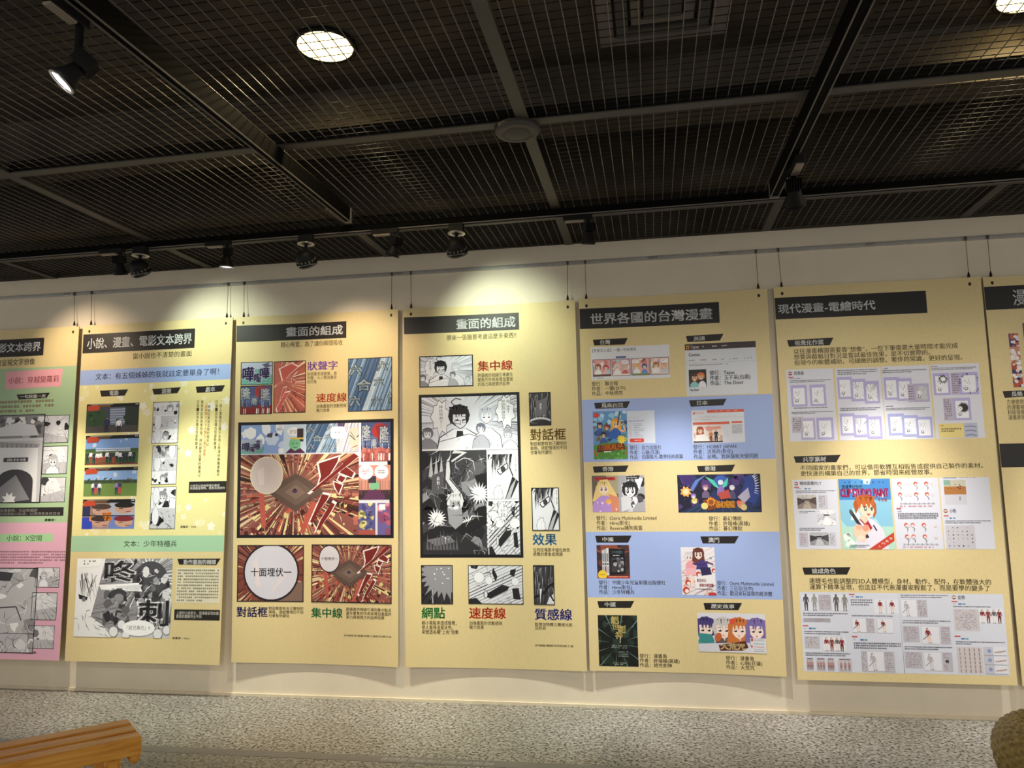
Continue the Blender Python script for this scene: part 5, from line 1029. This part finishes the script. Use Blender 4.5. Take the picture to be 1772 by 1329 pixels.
def page_body(fr):
    rg = random.Random(119); fr.rect(0, 0, 1, 1, 'D6D8E4'); f = fr.sub(.03, .02, .99, .24); f.rect(0, 0, 1, 1, 'C4C6D2'); f.rect(.005, .02, .995, .98, 'DDDFE9')
    for x, c, w in ((.1, '55525C', 1), (.28, '9A9894', 1), (.74, '66605E', 1.3), (.92, '8A8680', 1.4)): mannequin(f.sub(x - .09 * w, .02, x + .09 * w, 1), .5, 0, .98, c, c, c)
    panelbox(fr.sub(.38, .03, .64, .23), rg); fr.dashes(.05, .26, .97, .31, 2, '6A6A74', rg, 1); panelbox(fr.sub(.05, .33, .6, .38), rg, 'A9A8B0', 2); fr.rect(.03, .42, .14, .435, 'C4504E'); fr.dashes(.06, .455, .12, .47, 1, '6A6A74', rg); fr.rect(.15, .45, .22, .47, '5A7AB0'); fr.rect(.23, .45, .29, .47, '6AA0B0', True); fr.dashes(.05, .49, .97, .54, 2, '6A6A74', rg, 1, .3); panelbox(fr.sub(.05, .56, .35, .71), rg, 'BDBAC0', 5); f = fr.sub(.42, .56, .88, .74); f.rect(0, 0, 1, 1, 'E2E2EA')
    for i, x in enumerate((.15, .38, .62, .82)): mannequin(f.sub(x - .14, .05, x + .14, 1), .5, 0, 1, ['8A2F34', '8A3A34', '6A666A', '8A2F34'][i], ['E8DCD8', '8A3A34', 'E8DCD8', '6A2A2C'][i], 'E8C8B4', '4A2A24')
    fr.dashes(.05, .76, .97, .81, 2, '6A6A74', rg, 1)
    for a, b in ((.06, .2), (.26, .44), (.48, .62), (.7, .97)):
        f = fr.sub(a, .83, b, .98); f.rect(0, 0, 1, 1, 'C9C2C8'); f.rect(.1, .02, .9, .12, '77707A')
        for i in range(3): mannequin(f, .2 + i * .3, .25, .7, 'B58A8A', '8A6A6A', 'E0C8BC', '4A3434')
def page_school(fr):
    rg = random.Random(120); fr.rect(0, 0, 1, 1, 'D6D8E4'); fr.rect(.02, .015, .13, .03, 'C4504E'); fr.dashes(.06, .045, .13, .06, 1, '6A6A74', rg); fr.rect(.15, .045, .22, .062, '5A7AB0'); fr.rect(.23, .045, .29, .062, '6AA0B0', True); fr.dashes(.05, .08, .48, .17, 3, '6A6A74', rg, 1); f = fr.sub(.5, .08, .97, .26); f.rect(0, 0, 1, 1, 'E2E2EA'); redfig(f, .25, .05, .92); redfig(f, .74, .05, .92); f.rect(.49, 0, .51, 1, 'B5B5C0'); fr.dashes(.05, .28, .9, .305, 1, '6A6A74', rg, 1, .95)
    fig_box(fr, .04, .32, .32, .5); panelbox(fr.sub(.32, .32, .48, .5), rg); fig_box(fr, .53, .32, .85, .5); fr.rect(.02, .545, .13, .56, 'C4504E'); fr.dashes(.06, .58, .15, .6, 1, '6A6A74', rg); fr.rect(.18, .58, .25, .6, '5A7AB0'); fr.rect(.26, .58, .32, .6, '6AA0B0', True); fr.dashes(.05, .62, .97, .71, 3, '6A6A74', rg, 1); panelbox(fr.sub(.18, .73, .29, .98), rg); fig_box(fr, .29, .73, .62, .98, True); panelbox(fr.sub(.63, .73, .82, .98), rg)
def page_pose(fr):
    rg = random.Random(121); fr.rect(0, 0, 1, 1, 'D6D8E4'); fr.dashes(.04, .015, .97, .065, 2, '6A6A74', rg, 1); fig_box(fr, .03, .08, .34, .3, True); panelbox(fr.sub(.35, .08, .54, .3), rg); fr.dashes(.04, .335, .97, .385, 2, '6A6A74', rg, 1, .2); panelbox(fr.sub(.03, .41, .35, .61), rg); fig_box(fr, .39, .41, .74, .63); panelbox(fr.sub(.76, .41, .95, .63), rg); fr.dashes(.04, .66, .97, .71, 2, '6A6A74', rg, 1); panelbox(fr.sub(.03, .73, .37, .93), rg); fig_box(fr, .4, .73, .74, .96, True); f = fr.sub(.76, .73, .95, .96); panelbox(f, rg); f.rect(.3, .4, .6, .55, '3A383E')
def page_arm(fr):
    rg = random.Random(122); fr.rect(0, 0, 1, 1, 'D6D8E4'); fr.circ(.08, .045, .025, '9A5A3A'); fr.rect(.05, .035, .11, .053, 'E8D8D8'); fr.text('姿勢', .15, .02, .29, .07, '4A4A52', .01); fr.rect(.03, .09, .14, .105, 'C4504E'); fr.dashes(.06, .12, .12, .135, 1, '6A6A74', rg); fr.rect(.15, .118, .22, .136, '5A7AB0'); fr.rect(.23, .118, .29, .136, '6AA0B0', True); fr.dashes(.05, .15, .8, .175, 1, '6A6A74', rg, 1, .95); panelbox(fr.sub(.05, .19, .52, .46), rg, 'C9C4C9', 12); f = fr.sub(.52, .18, .97, .36); f.rect(0, 0, 1, 1, 'E2E2EA')
    for i, x in enumerate((.14, .38, .62, .84)): mannequin(f.sub(x - .14, .05, x + .14, 1), .5, 0, 1, ['8A2F34', '8A3A34', '6A666A', '8A2F34'][i], ['E8DCD8', '8A3A34', 'E8DCD8', '6A2A2C'][i], 'E8C8B4', '4A2A24')
    fr.rect(.03, .52, .14, .535, 'C4504E'); fr.rect(.15, .548, .22, .566, '5A7AB0'); fr.rect(.23, .548, .29, .566, '6AA0B0', True); fr.dashes(.05, .585, .97, .635, 2, '6A6A74', rg, 1, .3); f = fr.sub(.05, .66, .52, .98); f.rect(0, 0, 1, 1, 'CCC4C6')
    for i in range(5):
        for j in range(6): mannequin(f, .12 + i * .19, .03 + j * .16, .13, 'A9908A', '8A706A', 'C9B0A8', '5A4A48')
    for j in range(3):
        f = fr.sub(.55, .65 + j * .112, .97, .75 + j * .112); f.rect(0, 0, 1, 1, 'E0E0E8'); f.rect(0, 0, .42, 1, 'C4C2CC'); f.circ(.24, .5, .24, '8A9AC4'); f.poly([(.46, .6), (.7, .5), (.95, .4), (.97, .55), (.7, .72), (.46, .75)], 'B9A29A')
def c4(x, y): return (1340 + x / 4.102, 470 + y / 4.102)
def c5(x, y): return (1360 + x / 4.301, 770 + y / 4.301)
def c6(x, y): return (1360 + x / 4.301, 960 + y / 4.301)
P = Poster('exhibition_poster', 'cream poster with rows of white software pages, widest on the right side of the photo', (1338.3, 497), (1697, 479), (1380.5, 1176.2), (1761, 1186.3), 0.035, 0.035, 0, CREAM)
P.bar((1340.2, 515.6), (1605, 541.4), '現代漫畫-電繪時代', (1346, 527), (1515, 535.5), col='2A2826', bold=.014)
P.tag([c4(90, 487), c4(420, 468), c4(393, 522), c4(103, 533)], '視覺化作業', c4(143, 491), c4(350, 517))
P.caption(['以往漫畫構圖需要靠”想像”，一但下筆需要大量時間才能完成', '想要與截稿日對況並嘗試最佳效果，是不切實際的。', '但現今的軟體補助，可細緻的調整、奢侈的常識，更好的呈現。'], c4(135, 548), c4(1335, 627), '3A3220')
for a, b, f in (((80, 697), (450, 1200), page_a), ((430, 688), (790, 1193), page_b), ((757, 674), (1137, 1187), page_c), ((1106, 660), (1497, 1180), page_d)): P.picture(c4(*a), c4(*b), f, 'printed_page')
P.tag([c5(57, 85), c5(407, 73), c5(375, 128), c5(73, 133)], '共享素材', c5(125, 88), c5(300, 122))
P.caption(['不同國家的畫家們，可以借用軟體互相販售或提供自己製作的素材。', '更快速的構築自己的世界，節省時間來經營故事。'], c5(105, 152), c5(1470, 216), '3A3220')
for a, b, f in (((45, 260), (411, 777), page_lt), ((388, 254), (812, 777), cover_girl), ((785, 248), (1174, 777), page_chibi), ((1140, 243), (1560, 776), page_prop)): P.picture(c5(*a), c5(*b), f, 'printed_page')
P.tag([c6(122, 95), c6(481, 92), c6(455, 147), c6(138, 148)], '速成角色', c6(192, 102), c6(370, 140))
P.caption(['連睫毛也能調整的3D人體模型，身材、動作、配件，在軟體強大的', '運算下精準呈現，但這並不代表漫畫家輕鬆了，而是要學的變多了'], c6(172, 172), c6(1533, 272), '3A3220')
for a, b, f in (((99, 277), (506, 876), page_body), ((460, 282), (886, 886), page_school), ((837, 286), (1268, 892), page_pose), ((1216, 290), (1670, 903), page_arm)): P.picture(c6(*a), c6(*b), f, 'printed_page')
P.holes([(1353.5, 508), (1678, 491.5)])

# ------------------------------------------------------------------ poster cut by the right edge of the photograph
def e7(x, y): return (1680 + x / 3.326, 460 + y / 3.326)
P = Poster('exhibition_poster', 'cream poster mostly cut off at far right, with two black bands', (1700.5, 480), None, (1769.5, 1187), None, 0.035, 0.02, 0, CREAM)
q = P.at((1726, 809))[1]; r0 = P.at((1724.8, 768))[1]
art = P.art(); f = Fr(art, .001, P.at((1701, 496.7))[1], .72, P.at((1706, 536.7))[1]); f.rect(0, 0, 1, 1, '2A2826'); h0 = P.at((1751.5, 502))[0]; hw = P.at((1776, 530))[0] - h0; u0 = P.at((1751.5, 501))[1]; u1 = P.at((1752, 529))[1]
Fr(art, h0, u0, h0 + 2.1 * hw, u1).text('漫畫', 0, 0, 1, 1, 'EFEFEF', .008); art.build('title_bar')
art = P.art(); Fr(art, .001, r0, .999, q).rect(0, 0, 1, 1, '262422'); art.build('caption_bar')
def long_strip(fr):
    rg = random.Random(130); fr.rect(0, 0, 1, 1, '9A5A4A')
    for i in range(4): f = fr.sub(0, i * .25, 1, i * .25 + .245); f.rect(0, 0, 1, 1, ['6A4A7A', 'C98A7A', 'A94A3A', 'B5503A'][i]); blobs(f, rg, 10, [['3A3A6A', 'D8C8C0', 'C07A5A'], ['F0E0D8', 'D06A4A', '8A3A3A'], ['E8D8D4', '7A2A2A', 'D8907A'], ['E0C8BC', '8A2A20', 'F0E4E0']][i][rg.randint(0, 2)] and ['3A3A6A', 'E8D8D0', 'C06A4A', 'F2E8E4'], (.12, .3)); f.ell(.3 if i % 2 else .7, .25, .2, .1, 'F2F0F2')
P.picture(e7(215, 390), e7(303, 698), long_strip)
P.picture(e7(296, 330), e7(420, 640), long_strip)
P.tag([e7(182, 722), e7(420, 712), e7(400, 748), e7(195, 760)], '長條', e7(232, 724), e7(298, 750))
P.caption(['方便使用', '的漫畫格', '科技發展', '漫畫表現'], e7(205, 770), e7(316, 885), '4A4026')
P.holes([(1717, 489.5)])
# ------------------------------------------------------------------ hanging rail and wires
pr = [unproj((x, y), y=-0.018) for x, y in ((0, 515), (425, 489.5), (680, 475), (983, 455.5), (1272, 436.5), (1772, 405.6))]
zr = sum(p.z for p in pr) / len(pr)
t = thing('hanging_rail', 'thin aluminium picture rail running along the wall above all posters', 'rail', (-1, 0, zr))
bm = bmesh.new(); add_box(bm, (-7, -0.016, -0.013), (6, 0.0, 0.013), bevel=.003); add_box(bm, (-7, -0.018, -0.003), (6, -0.0155, 0.003)); obj('rail', bm, M_rail, t)
for x in (-4.2, -2.9, -1.6, 0.15, 0.6, 1.5):
    bm = bmesh.new(); add_box(bm, (x - .03 + 1, -0.019, -0.010), (x + .03 + 1, -0.014, 0.010), bevel=.002); obj('joint_clip', bm, M_silver, t)
WIRES = [((128.6, 507), (128.6, 561), 'upper right corner of the green and pink poster'), ((158.6, 506), (157.6, 560), 'upper left corner of the film stills poster'),
         ((395, 491), (392.6, 547), 'upper right corner of the film stills poster'), ((422.5, 490), (422, 546), 'upper left corner of the red battle poster'),
         ((678, 475), (677.7, 532.5), 'upper right corner of the red battle poster'), ((711, 474), (711.5, 530.5), 'upper left corner of the black-and-white page poster'),
         ((982, 456), (982.3, 516.5), 'upper right corner of the black-and-white page poster'), ((1012.5, 454), (1014.5, 514.5), 'upper left corner of the two blue bands poster'),
         ((1308, 435), (1312, 496.5), 'upper right corner of the two blue bands poster'), ((1346.5, 432), (1352.3, 494), 'upper left corner of the white software pages poster'),
         ((1671, 412.5), (1676.3, 477), 'upper right corner of the white software pages poster'), ((1709, 410), (1714.5, 476), 'upper left corner of the cut-off poster at far right')]
for a, b, s in WIRES:
    p = unproj(a, y=-0.021); p.z = zr; q = unproj(b, y=-0.032)
    t = thing('hanging_wire', 'thin steel wire at the ' + s, 'wire', p, 'poster hanging wires')
    bm = bmesh.new(); add_tube(bm, (0, 0, 0), q - p, 0.0017, 6); obj('cable', bm, M_cable, t, True)
    bm = bmesh.new(); add_box(bm, (-.007, -.006, -.014), (.007, .004, .010), bevel=.002); obj('rail_hook', bm, M_cable, t)
    bm = bmesh.new(); d = q - p; add_lathe(bm, [(0, .024), (.003, .024), (.005, .014), (.008, .001), (.008, -.01), (0, -.01)], 12, Matrix.Translation(d)); obj('cable_gripper', bm, M_grip, t, True)

# ------------------------------------------------------------------ lighting tracks
ZT = 2.946
def track(name, label, p, q, w=.019, tall=.046):
    p = Vector(p); q = Vector(q); d = (q - p); L = d.length
    M = Matrix.Translation(p) @ d.to_track_quat('X', 'Z').to_matrix().to_4x4()
    t = thing(name, label, 'lighting track', (0, 0, 0), 'black lighting tracks under the mesh ceiling')
    bm = bmesh.new(); add_box(bm, (0, -w, .006), (L, w, tall), M); obj('track_body', bm, M_track, t)
    for s in (-1, 1):
        bm = bmesh.new(); add_box(bm, (0, s * w - .004 if s > 0 else s * w, 0), (L, s * w if s > 0 else s * w + .004, .0065), M); obj('track_lip', bm, M_grey, t)
    bm = bmesh.new(); add_box(bm, (L - .01, -w - .002, -.002), (L + .012, w + .002, tall), M); obj('end_cap', bm, M_grey, t)
    return t
YT = -0.72
track('lighting_track', 'black lighting track parallel to the wall carrying a row of lamps', CR(-6, YT - .005, ZT), CR(4.2, YT - .005, ZT))
ZX = 2.908
eL = unproj((602, 385), z=ZX); sL = unproj((125, 4), z=ZX); sL = eL + (sL - eL) * 1.9
track('lighting_track', 'black lighting track crossing the ceiling at left, under the lit spotlight', sL, eL, .017, .084)
eR = unproj((1340, 342), z=ZX); sR = unproj((1502, 2), z=ZX); sR = eR + (sR - eR) * 1.7
track('lighting_track', 'black lighting track crossing the ceiling at right, with a finned lamp at its end', sR, eR, .022, .084)

def aim(d): return Vector(d).normalized().to_track_quat('Z', 'Y').to_matrix().to_4x4()   # local +z -> d
def bowl_lamp(px, label):
    c = unproj(px, y=YT); t = thing('bowl_spotlight', label, 'spotlight', (c.x, YT, ZT), 'dome spotlights on the track by the wall')
    h = c.z - ZT
    bm = bmesh.new(); add_box(bm, (-.045, -.022, -.052), (.045, .022, .0), bevel=.004); obj('adapter', bm, M_black, t)
    bm = bmesh.new(); add_tube(bm, (0, 0, -.05), (0, 0, h + .05), .009, 10); obj('stem', bm, M_black, t, True)
    bm = bmesh.new(); add_lathe(bm, [(.03, -.053), (.052, -.056), (.052, -.061), (.03, -.062), (.03, -.053)], 24); obj('swivel_ring', bm, M_silver, t, True)
    M = Matrix.Translation((0, 0, h)) @ aim((0.08, 0.8, -1))
    bm = bmesh.new(); add_lathe(bm, [(0, -.062), (.018, -.06), (.036, -.052), (.05, -.034), (.057, -.01), (.059, .012), (.059, .03), (.056, .03), (.05, .0), (.03, -.03), (0, -.04)], 32, M); hs = obj('housing', bm, M_black, t, True)
    bm = bmesh.new(); add_lathe(bm, [(.0605, .012), (.064, .016), (.064, .036), (.058, .04), (.058, .03), (.0605, .012)], 32, M); obj('rim', bm, M_lampgl, t, True)
    bm = bmesh.new()
    for i in range(16): a = i * math.pi / 8; add_box(bm, (-.004, .0575, -.002), (.004, .061, .008), M @ Matrix.Rotation(a, 4, 'Z'))
    obj('vent_slots', bm, M_grey, hs)
    bm = bmesh.new(); add_lathe(bm, [(0, .028), (.03, .026), (.055, .02), (.056, .016), (0, .015)], 24, M); obj('lens', bm, M_lampgl, t, True)
def finned_lamp(pos, d, label, ad=1, lens=None, big=.85, along=(1, 0, 0), drop=.105, zt=None):
    c = Vector(pos); t = thing('finned_spotlight', label, 'spotlight', (c.x, c.y, zt or ZT), 'finned spotlights with driver boxes')
    A = Matrix(((along[0], -along[1], 0, 0), (along[1], along[0], 0, 0), (0, 0, 1, 0), (0, 0, 0, 1)))
    bm = bmesh.new(); add_box(bm, (-.17 * big, -.02 * big, -.036 * big), (.028 * big, .02 * big, 0), A, .003); obj('adapter', bm, M_black, t)
    bm = bmesh.new(); add_box(bm, (-.155 * big, -.017 * big, -.047 * big), (-.03 * big, .017 * big, -.036 * big), A, .003); obj('driver_box', bm, M_beige, t)
    j = Vector((0, 0, -drop))
    bm = bmesh.new(); add_box(bm, (-.013 * big, -.009 * big, -drop - .01), (.013 * big, .009 * big, -.03), A, .003); obj('arm', bm, M_black, t)
    bm = bmesh.new(); add_tube(bm, j + Vector((-.02 * big, 0, 0)), j + Vector((.02 * big, 0, 0)), .012 * big, 14); obj('pivot', bm, M_silver if big < 1 else M_black, t, True)
    M = Matrix.Translation(j) @ aim(d)
    s = big
    bm = bmesh.new(); add_lathe(bm, [(0, -.012 * s), (.024 * s, -.01 * s), (.03 * s, .01 * s), (.034 * s, .03 * s), (.048 * s, .06 * s), (.049 * s, .075 * s), (.044 * s, .075 * s), (.03 * s, .045 * s), (0, .04 * s)], 28, M); obj('housing', bm, M_black, t, True)
    bm = bmesh.new()
    for i in range(7): x = (-.033 + i * .011) * s; add_box(bm, (x - .0018 * s, -.036 * s, -.062 * s), (x + .0018 * s, .036 * s, -.006 * s), M)
    add_box(bm, (-.035 * s, -.012 * s, -.05 * s), (.035 * s, .012 * s, -.004 * s), M); obj('heat_sink', bm, M_black, t)
    bm = bmesh.new(); add_lathe(bm, [(.044 * s, .073 * s), (.05 * s, .073 * s), (.0505 * s, .079 * s), (.044 * s, .079 * s), (.044 * s, .073 * s)], 28, M); obj('rim', bm, M_silver if lens else M_black, t, True)
    bm = bmesh.new(); add_lathe(bm, [(0, .077 * s), (.025 * s, .076 * s), (.042 * s, .072 * s), (.042 * s, .066 * s), (0, .066 * s)], 24, M); l = obj('lens', bm, lens or M_lampgl, t, True)
    return t
bowl_lamp((242, 465), 'black dome spotlight on the wall track above the film stills poster, leftmost dome')
bowl_lamp((529, 449), 'black dome spotlight on the wall track, middle of the three dome lamps')
bowl_lamp((790, 430), 'black dome spotlight on the wall track above the black-and-white page poster, rightmost dome')
X = lambda px: unproj(px, y=YT).x
finned_lamp((X((208, 440)), YT, 0), (0, .25, -1), 'unlit finned track lamp at far left, just left of a dome spotlight')
finned_lamp((X((393, 428)), YT, 0), (-.05, .06, -1), 'finned track lamp with a lit lens edge, between the two left dome lamps', lens=M_litdim)
finned_lamp((X((683, 405)), YT, 0), (-.35, .2, -1), 'finned track lamp between the middle and right dome lamps')
finned_lamp((X((1018, 385)), YT, 0), (-.1, .2, -1), 'finned track lamp at the end of the row, right of all dome lamps')
al = (eR - sR).normalized()
pR = unproj((1372, 292), z=ZX)
finned_lamp((pR.x, pR.y, 0), (.15, .8, -.8), 'finned lamp hanging from the right end of the right cross track', along=(al.x, al.y, 0), big=1.05, zt=ZX)
al = (eL - sL).normalized()
pL = unproj((139, 30), z=ZX)
finned_lamp((pL.x, pL.y, 0), (-.55, -.35, -.8), 'large finned spotlight with bright white lens at upper left of the ceiling', along=(al.x, al.y, 0), big=.86, lens=M_lit, drop=.172, zt=ZX)

# ------------------------------------------------------------------ ceiling fittings
def downlight(px, label):
    c = unproj(px, z=3.58); t = thing('recessed_downlight', label, 'downlight', (c.x, c.y, 3.58), 'round warm downlights above the mesh')
    bm = bmesh.new(); add_lathe(bm, [(.136, 0), (.15, -.004), (.158, .004), (.15, .02), (.136, .02), (.136, 0)], 36); obj('trim_ring', bm, M_black, t, True)
    bm = bmesh.new(); add_lathe(bm, [(0, .003), (.135, .003), (.135, .015), (0, .015)], 36); obj('diffuser', bm, M_down, t)
    ld = bpy.data.lights.new('downlight_beam', 'SPOT'); ld.energy = 48; ld.color = (1, .80, .45); ld.spot_size = math.radians(150); ld.spot_blend = .6; ld.shadow_soft_size = .1
    o = bpy.data.objects.new('downlight_beam', ld); C.objects.link(o); o.location = (c.x, c.y, 3.57)
downlight((563, 82), 'glowing round warm downlight seen through the ceiling mesh at upper centre left')
downlight((1785, -8), 'glowing downlight cut off at the top right corner of the photo')
c = unproj((895, 225), z=ZC - .01); t = thing('ceiling_speaker', 'round grey ceiling speaker where two ceiling bars cross', 'speaker', (c.x, c.y, ZC))
bm = bmesh.new(); add_lathe(bm, [(.045, .0), (.10, .0), (.10, -.018), (.094, -.026), (.06, -.03), (.06, -.026), (.0, -.026)], 40); obj('housing', bm, M_bar, t, True)
bm = bmesh.new(); add_lathe(bm, [(.06, -.03), (.056, -.033), (.0, -.035), (0, -.027), (.06, -.027)], 36); obj('grille', bm, mat('speaker_grille', '4A4640', .7, noise=.3, nscale=300), t, True)
c = unproj((1146, -4), z=3.6); t = thing('air_diffuser', 'square air-conditioning vent seen dimly above the ceiling mesh near top centre', 'air vent', (c.x, c.y, 3.6))
for k, (r0, r1, z, m) in enumerate(((.30, .23, -.03, M_grey), (.215, .16, -.045, M_bar), (.145, .10, -.03, M_grey), (.085, .0, -.045, M_bar))):
    bm = bmesh.new()
    if r1 > 0:
        for s in (-1, 1): add_box(bm, (-r0, s * r0 if s < 0 else r1, z), (r0, -r1 if s < 0 else r0, 0), MC.to_3x3().to_4x4()); add_box(bm, (s * r0 if s < 0 else r1, -r1, z), (-r1 if s < 0 else r0, r1, 0), MC.to_3x3().to_4x4())
    else: add_box(bm, (-r0, -r0, z), (r0, r0, 0), MC.to_3x3().to_4x4())
    obj('outer_frame' if k == 0 else 'louvre_ring', bm, m, t)

# ------------------------------------------------------------------ floor tape
p0 = unproj((0, 1284), z=0); p1 = unproj((660, 1313.5), z=0); d = Vector((p1.x - p0.x, p1.y - p0.y, 0)).normalized()
M = Matrix.Translation((p1.x, p1.y, 0)) @ d.to_track_quat('X', 'Z').to_matrix().to_4x4()
t = thing('floor_tape', 'grey warning tape stuck along the granite floor, lettered in white', 'floor tape', (p1.x, p1.y, 0))
bm = bmesh.new(); add_box(bm, (-6, -.042, .0), (4, .042, .0012), M.to_3x3().to_4x4()); obj('tape', bm, mat('grey_tape', '77746E', .45, noise=.06, nscale=8), t)
def floor_text(s, x0, x1, hgt, slant):
    v, f, (lo, hi) = glyphs(s, 0, 1.0); bm = bmesh.new(); k = (x1 - x0) / (hi[0] - lo[0]); ky = hgt / (hi[1] - lo[1])
    vs = [bm.verts.new(M.to_3x3() @ Vector((x0 + (a - lo[0]) * k + slant * ((b - lo[1]) * ky), (b - lo[1]) * ky - hgt / 2, .0019))) for a, b in v]
    for q in f: bm.faces.new([vs[i] for i in q])
    o = obj('lettering', bm, mat('white_lettering', 'B9B5AC', .5), t); return o
qx = lambda px: (unproj(px, z=0) - p1).dot(d)
floor_text('請勿跨越', qx((659, 1315)), qx((702, 1317)), .05, 0)
floor_text("Please don't stride over this line", qx((706, 1317)), qx((852, 1325)), .045, .25)

# ------------------------------------------------------------------ bench
HB = 0.45
a = unproj((245.8, 1274), z=HB); b = unproj((0, 1324), z=HB); c2 = unproj((213, 1247.5), z=HB)
L = Vector((b.x - a.x, b.y - a.y, 0)).normalized(); Wd = Vector((-L.y, L.x, 0))
if (c2 - a).dot(Wd) < 0: Wd = -Wd
wid = .285; org = Vector((a.x, a.y, 0)); LEN = 1.2
MB = Matrix(((L.x, Wd.x, 0, 0), (L.y, Wd.y, 0, 0), (0, 0, 1, 0), (0, 0, 0, 1)))
t = thing('wooden_bench', 'varnished pine bench with three slats, at lower left on the granite floor', 'bench', org)
GAP = .027; sw = (wid - 2 * GAP) / 3
def bpart(name, lo, hi, bev=.004):
    bm = bmesh.new(); add_box(bm, lo, hi, None, bev); o = obj(name, bm, M_wood, t); o.matrix_local = MB; return o
for k in range(3): bpart('slat', (0, k * (sw + GAP), HB - (.07 if k == 0 else .045)), (LEN, k * (sw + GAP) + sw, HB))
for x in (.07, LEN - .13):
    for y in (.012, wid - .072): bpart('leg', (x, y, 0.0), (x + .06, y + .06, HB - .07))
    bpart('cross_rail', (x + .012, .0, HB - .116), (x + .048, wid, HB - .0705))
bpart('cross_rail', (-.0, .02, HB - .105), (.035, wid - .02, HB - .071)) if False else None
bm = bmesh.new(); add_tube(bm, (.018, .03, HB - .088), (.018, wid - .02, HB - .088), .02, 12); o = obj('dowel', bm, M_wood, t, True); o.matrix_local = MB
bpart('stretcher', (.13, wid / 2 - .018, .15), (LEN - .13, wid / 2 + .018, .19))

# ------------------------------------------------------------------ woven stool, cut by the photo corner
PROF = [(0, .50), (.12, .505), (.20, .52), (.25, .535), (.29, .535), (.33, .515), (.355, .475), (.36, .43), (.345, .36), (.315, .26), (.285, .15), (.26, .04), (.255, 0)]
e = unproj((1716, 1287), z=.44)
v = Vector((e.x - EYE.x, e.y - EYE.y, 0)).normalized(); rt = Vector((v.y, -v.x, 0))
sc = e + rt * .36
t = thing('wicker_stool', 'brown woven wicker stool cut off at the lower right corner', 'stool', (sc.x, sc.y, 0))
def prof(u):
    n = len(PROF) - 1; k = min(n - 1, int(u * n)); f = u * n - k
    g = lambda i: Vector(PROF[max(0, min(n, i))])
    p0_, p1_, p2_, p3_ = g(k - 1), g(k), g(k + 1), g(k + 2)
    return 0.5 * (2 * p1_ + (p2_ - p0_) * f + (2 * p0_ - 5 * p1_ + 4 * p2_ - p3_) * f * f + (3 * p1_ - p0_ - 3 * p2_ + p3_) * f ** 3)
bm = bmesh.new(); NA, NU, rings = 480, 200, []
for j in range(NU + 1):
    u = .03 + .97 * j / NU; p = prof(u); q = prof(min(1, u + .01)) - prof(max(0, u - .01)); nn = Vector((-q.y, q.x)).normalized()
    if nn.x < 0 and u > .5: nn = -nn
    if u <= .5 and nn.y < 0: nn = -nn
    ring = []
    row = j / 6.5
    for i in range(NA):
        th = 2 * math.pi * i / NA
        w = .0034 * (abs(math.sin(math.pi * row)) ** .6) * (.55 + .75 * math.sin(th * 38 + (math.pi if int(row) % 2 else 0)))
        r = p.x + nn.x * w; ring.append(bm.verts.new((r * math.cos(th), r * math.sin(th), max(0, p.y + nn.y * w))))
    rings.append(ring)
for A_, B_ in zip(rings, rings[1:]):
    for i in range(NA): bm.faces.new((A_[i], B_[i], B_[(i + 1) % NA], A_[(i + 1) % NA]))
bm.faces.new(rings[0]); bm.faces.new(rings[-1])
bmesh.ops.recalc_face_normals(bm, faces=list(bm.faces))
obj('woven_body', bm, mat('wicker', '8A7638', .5, noise=.45, nscale=55), t, True)
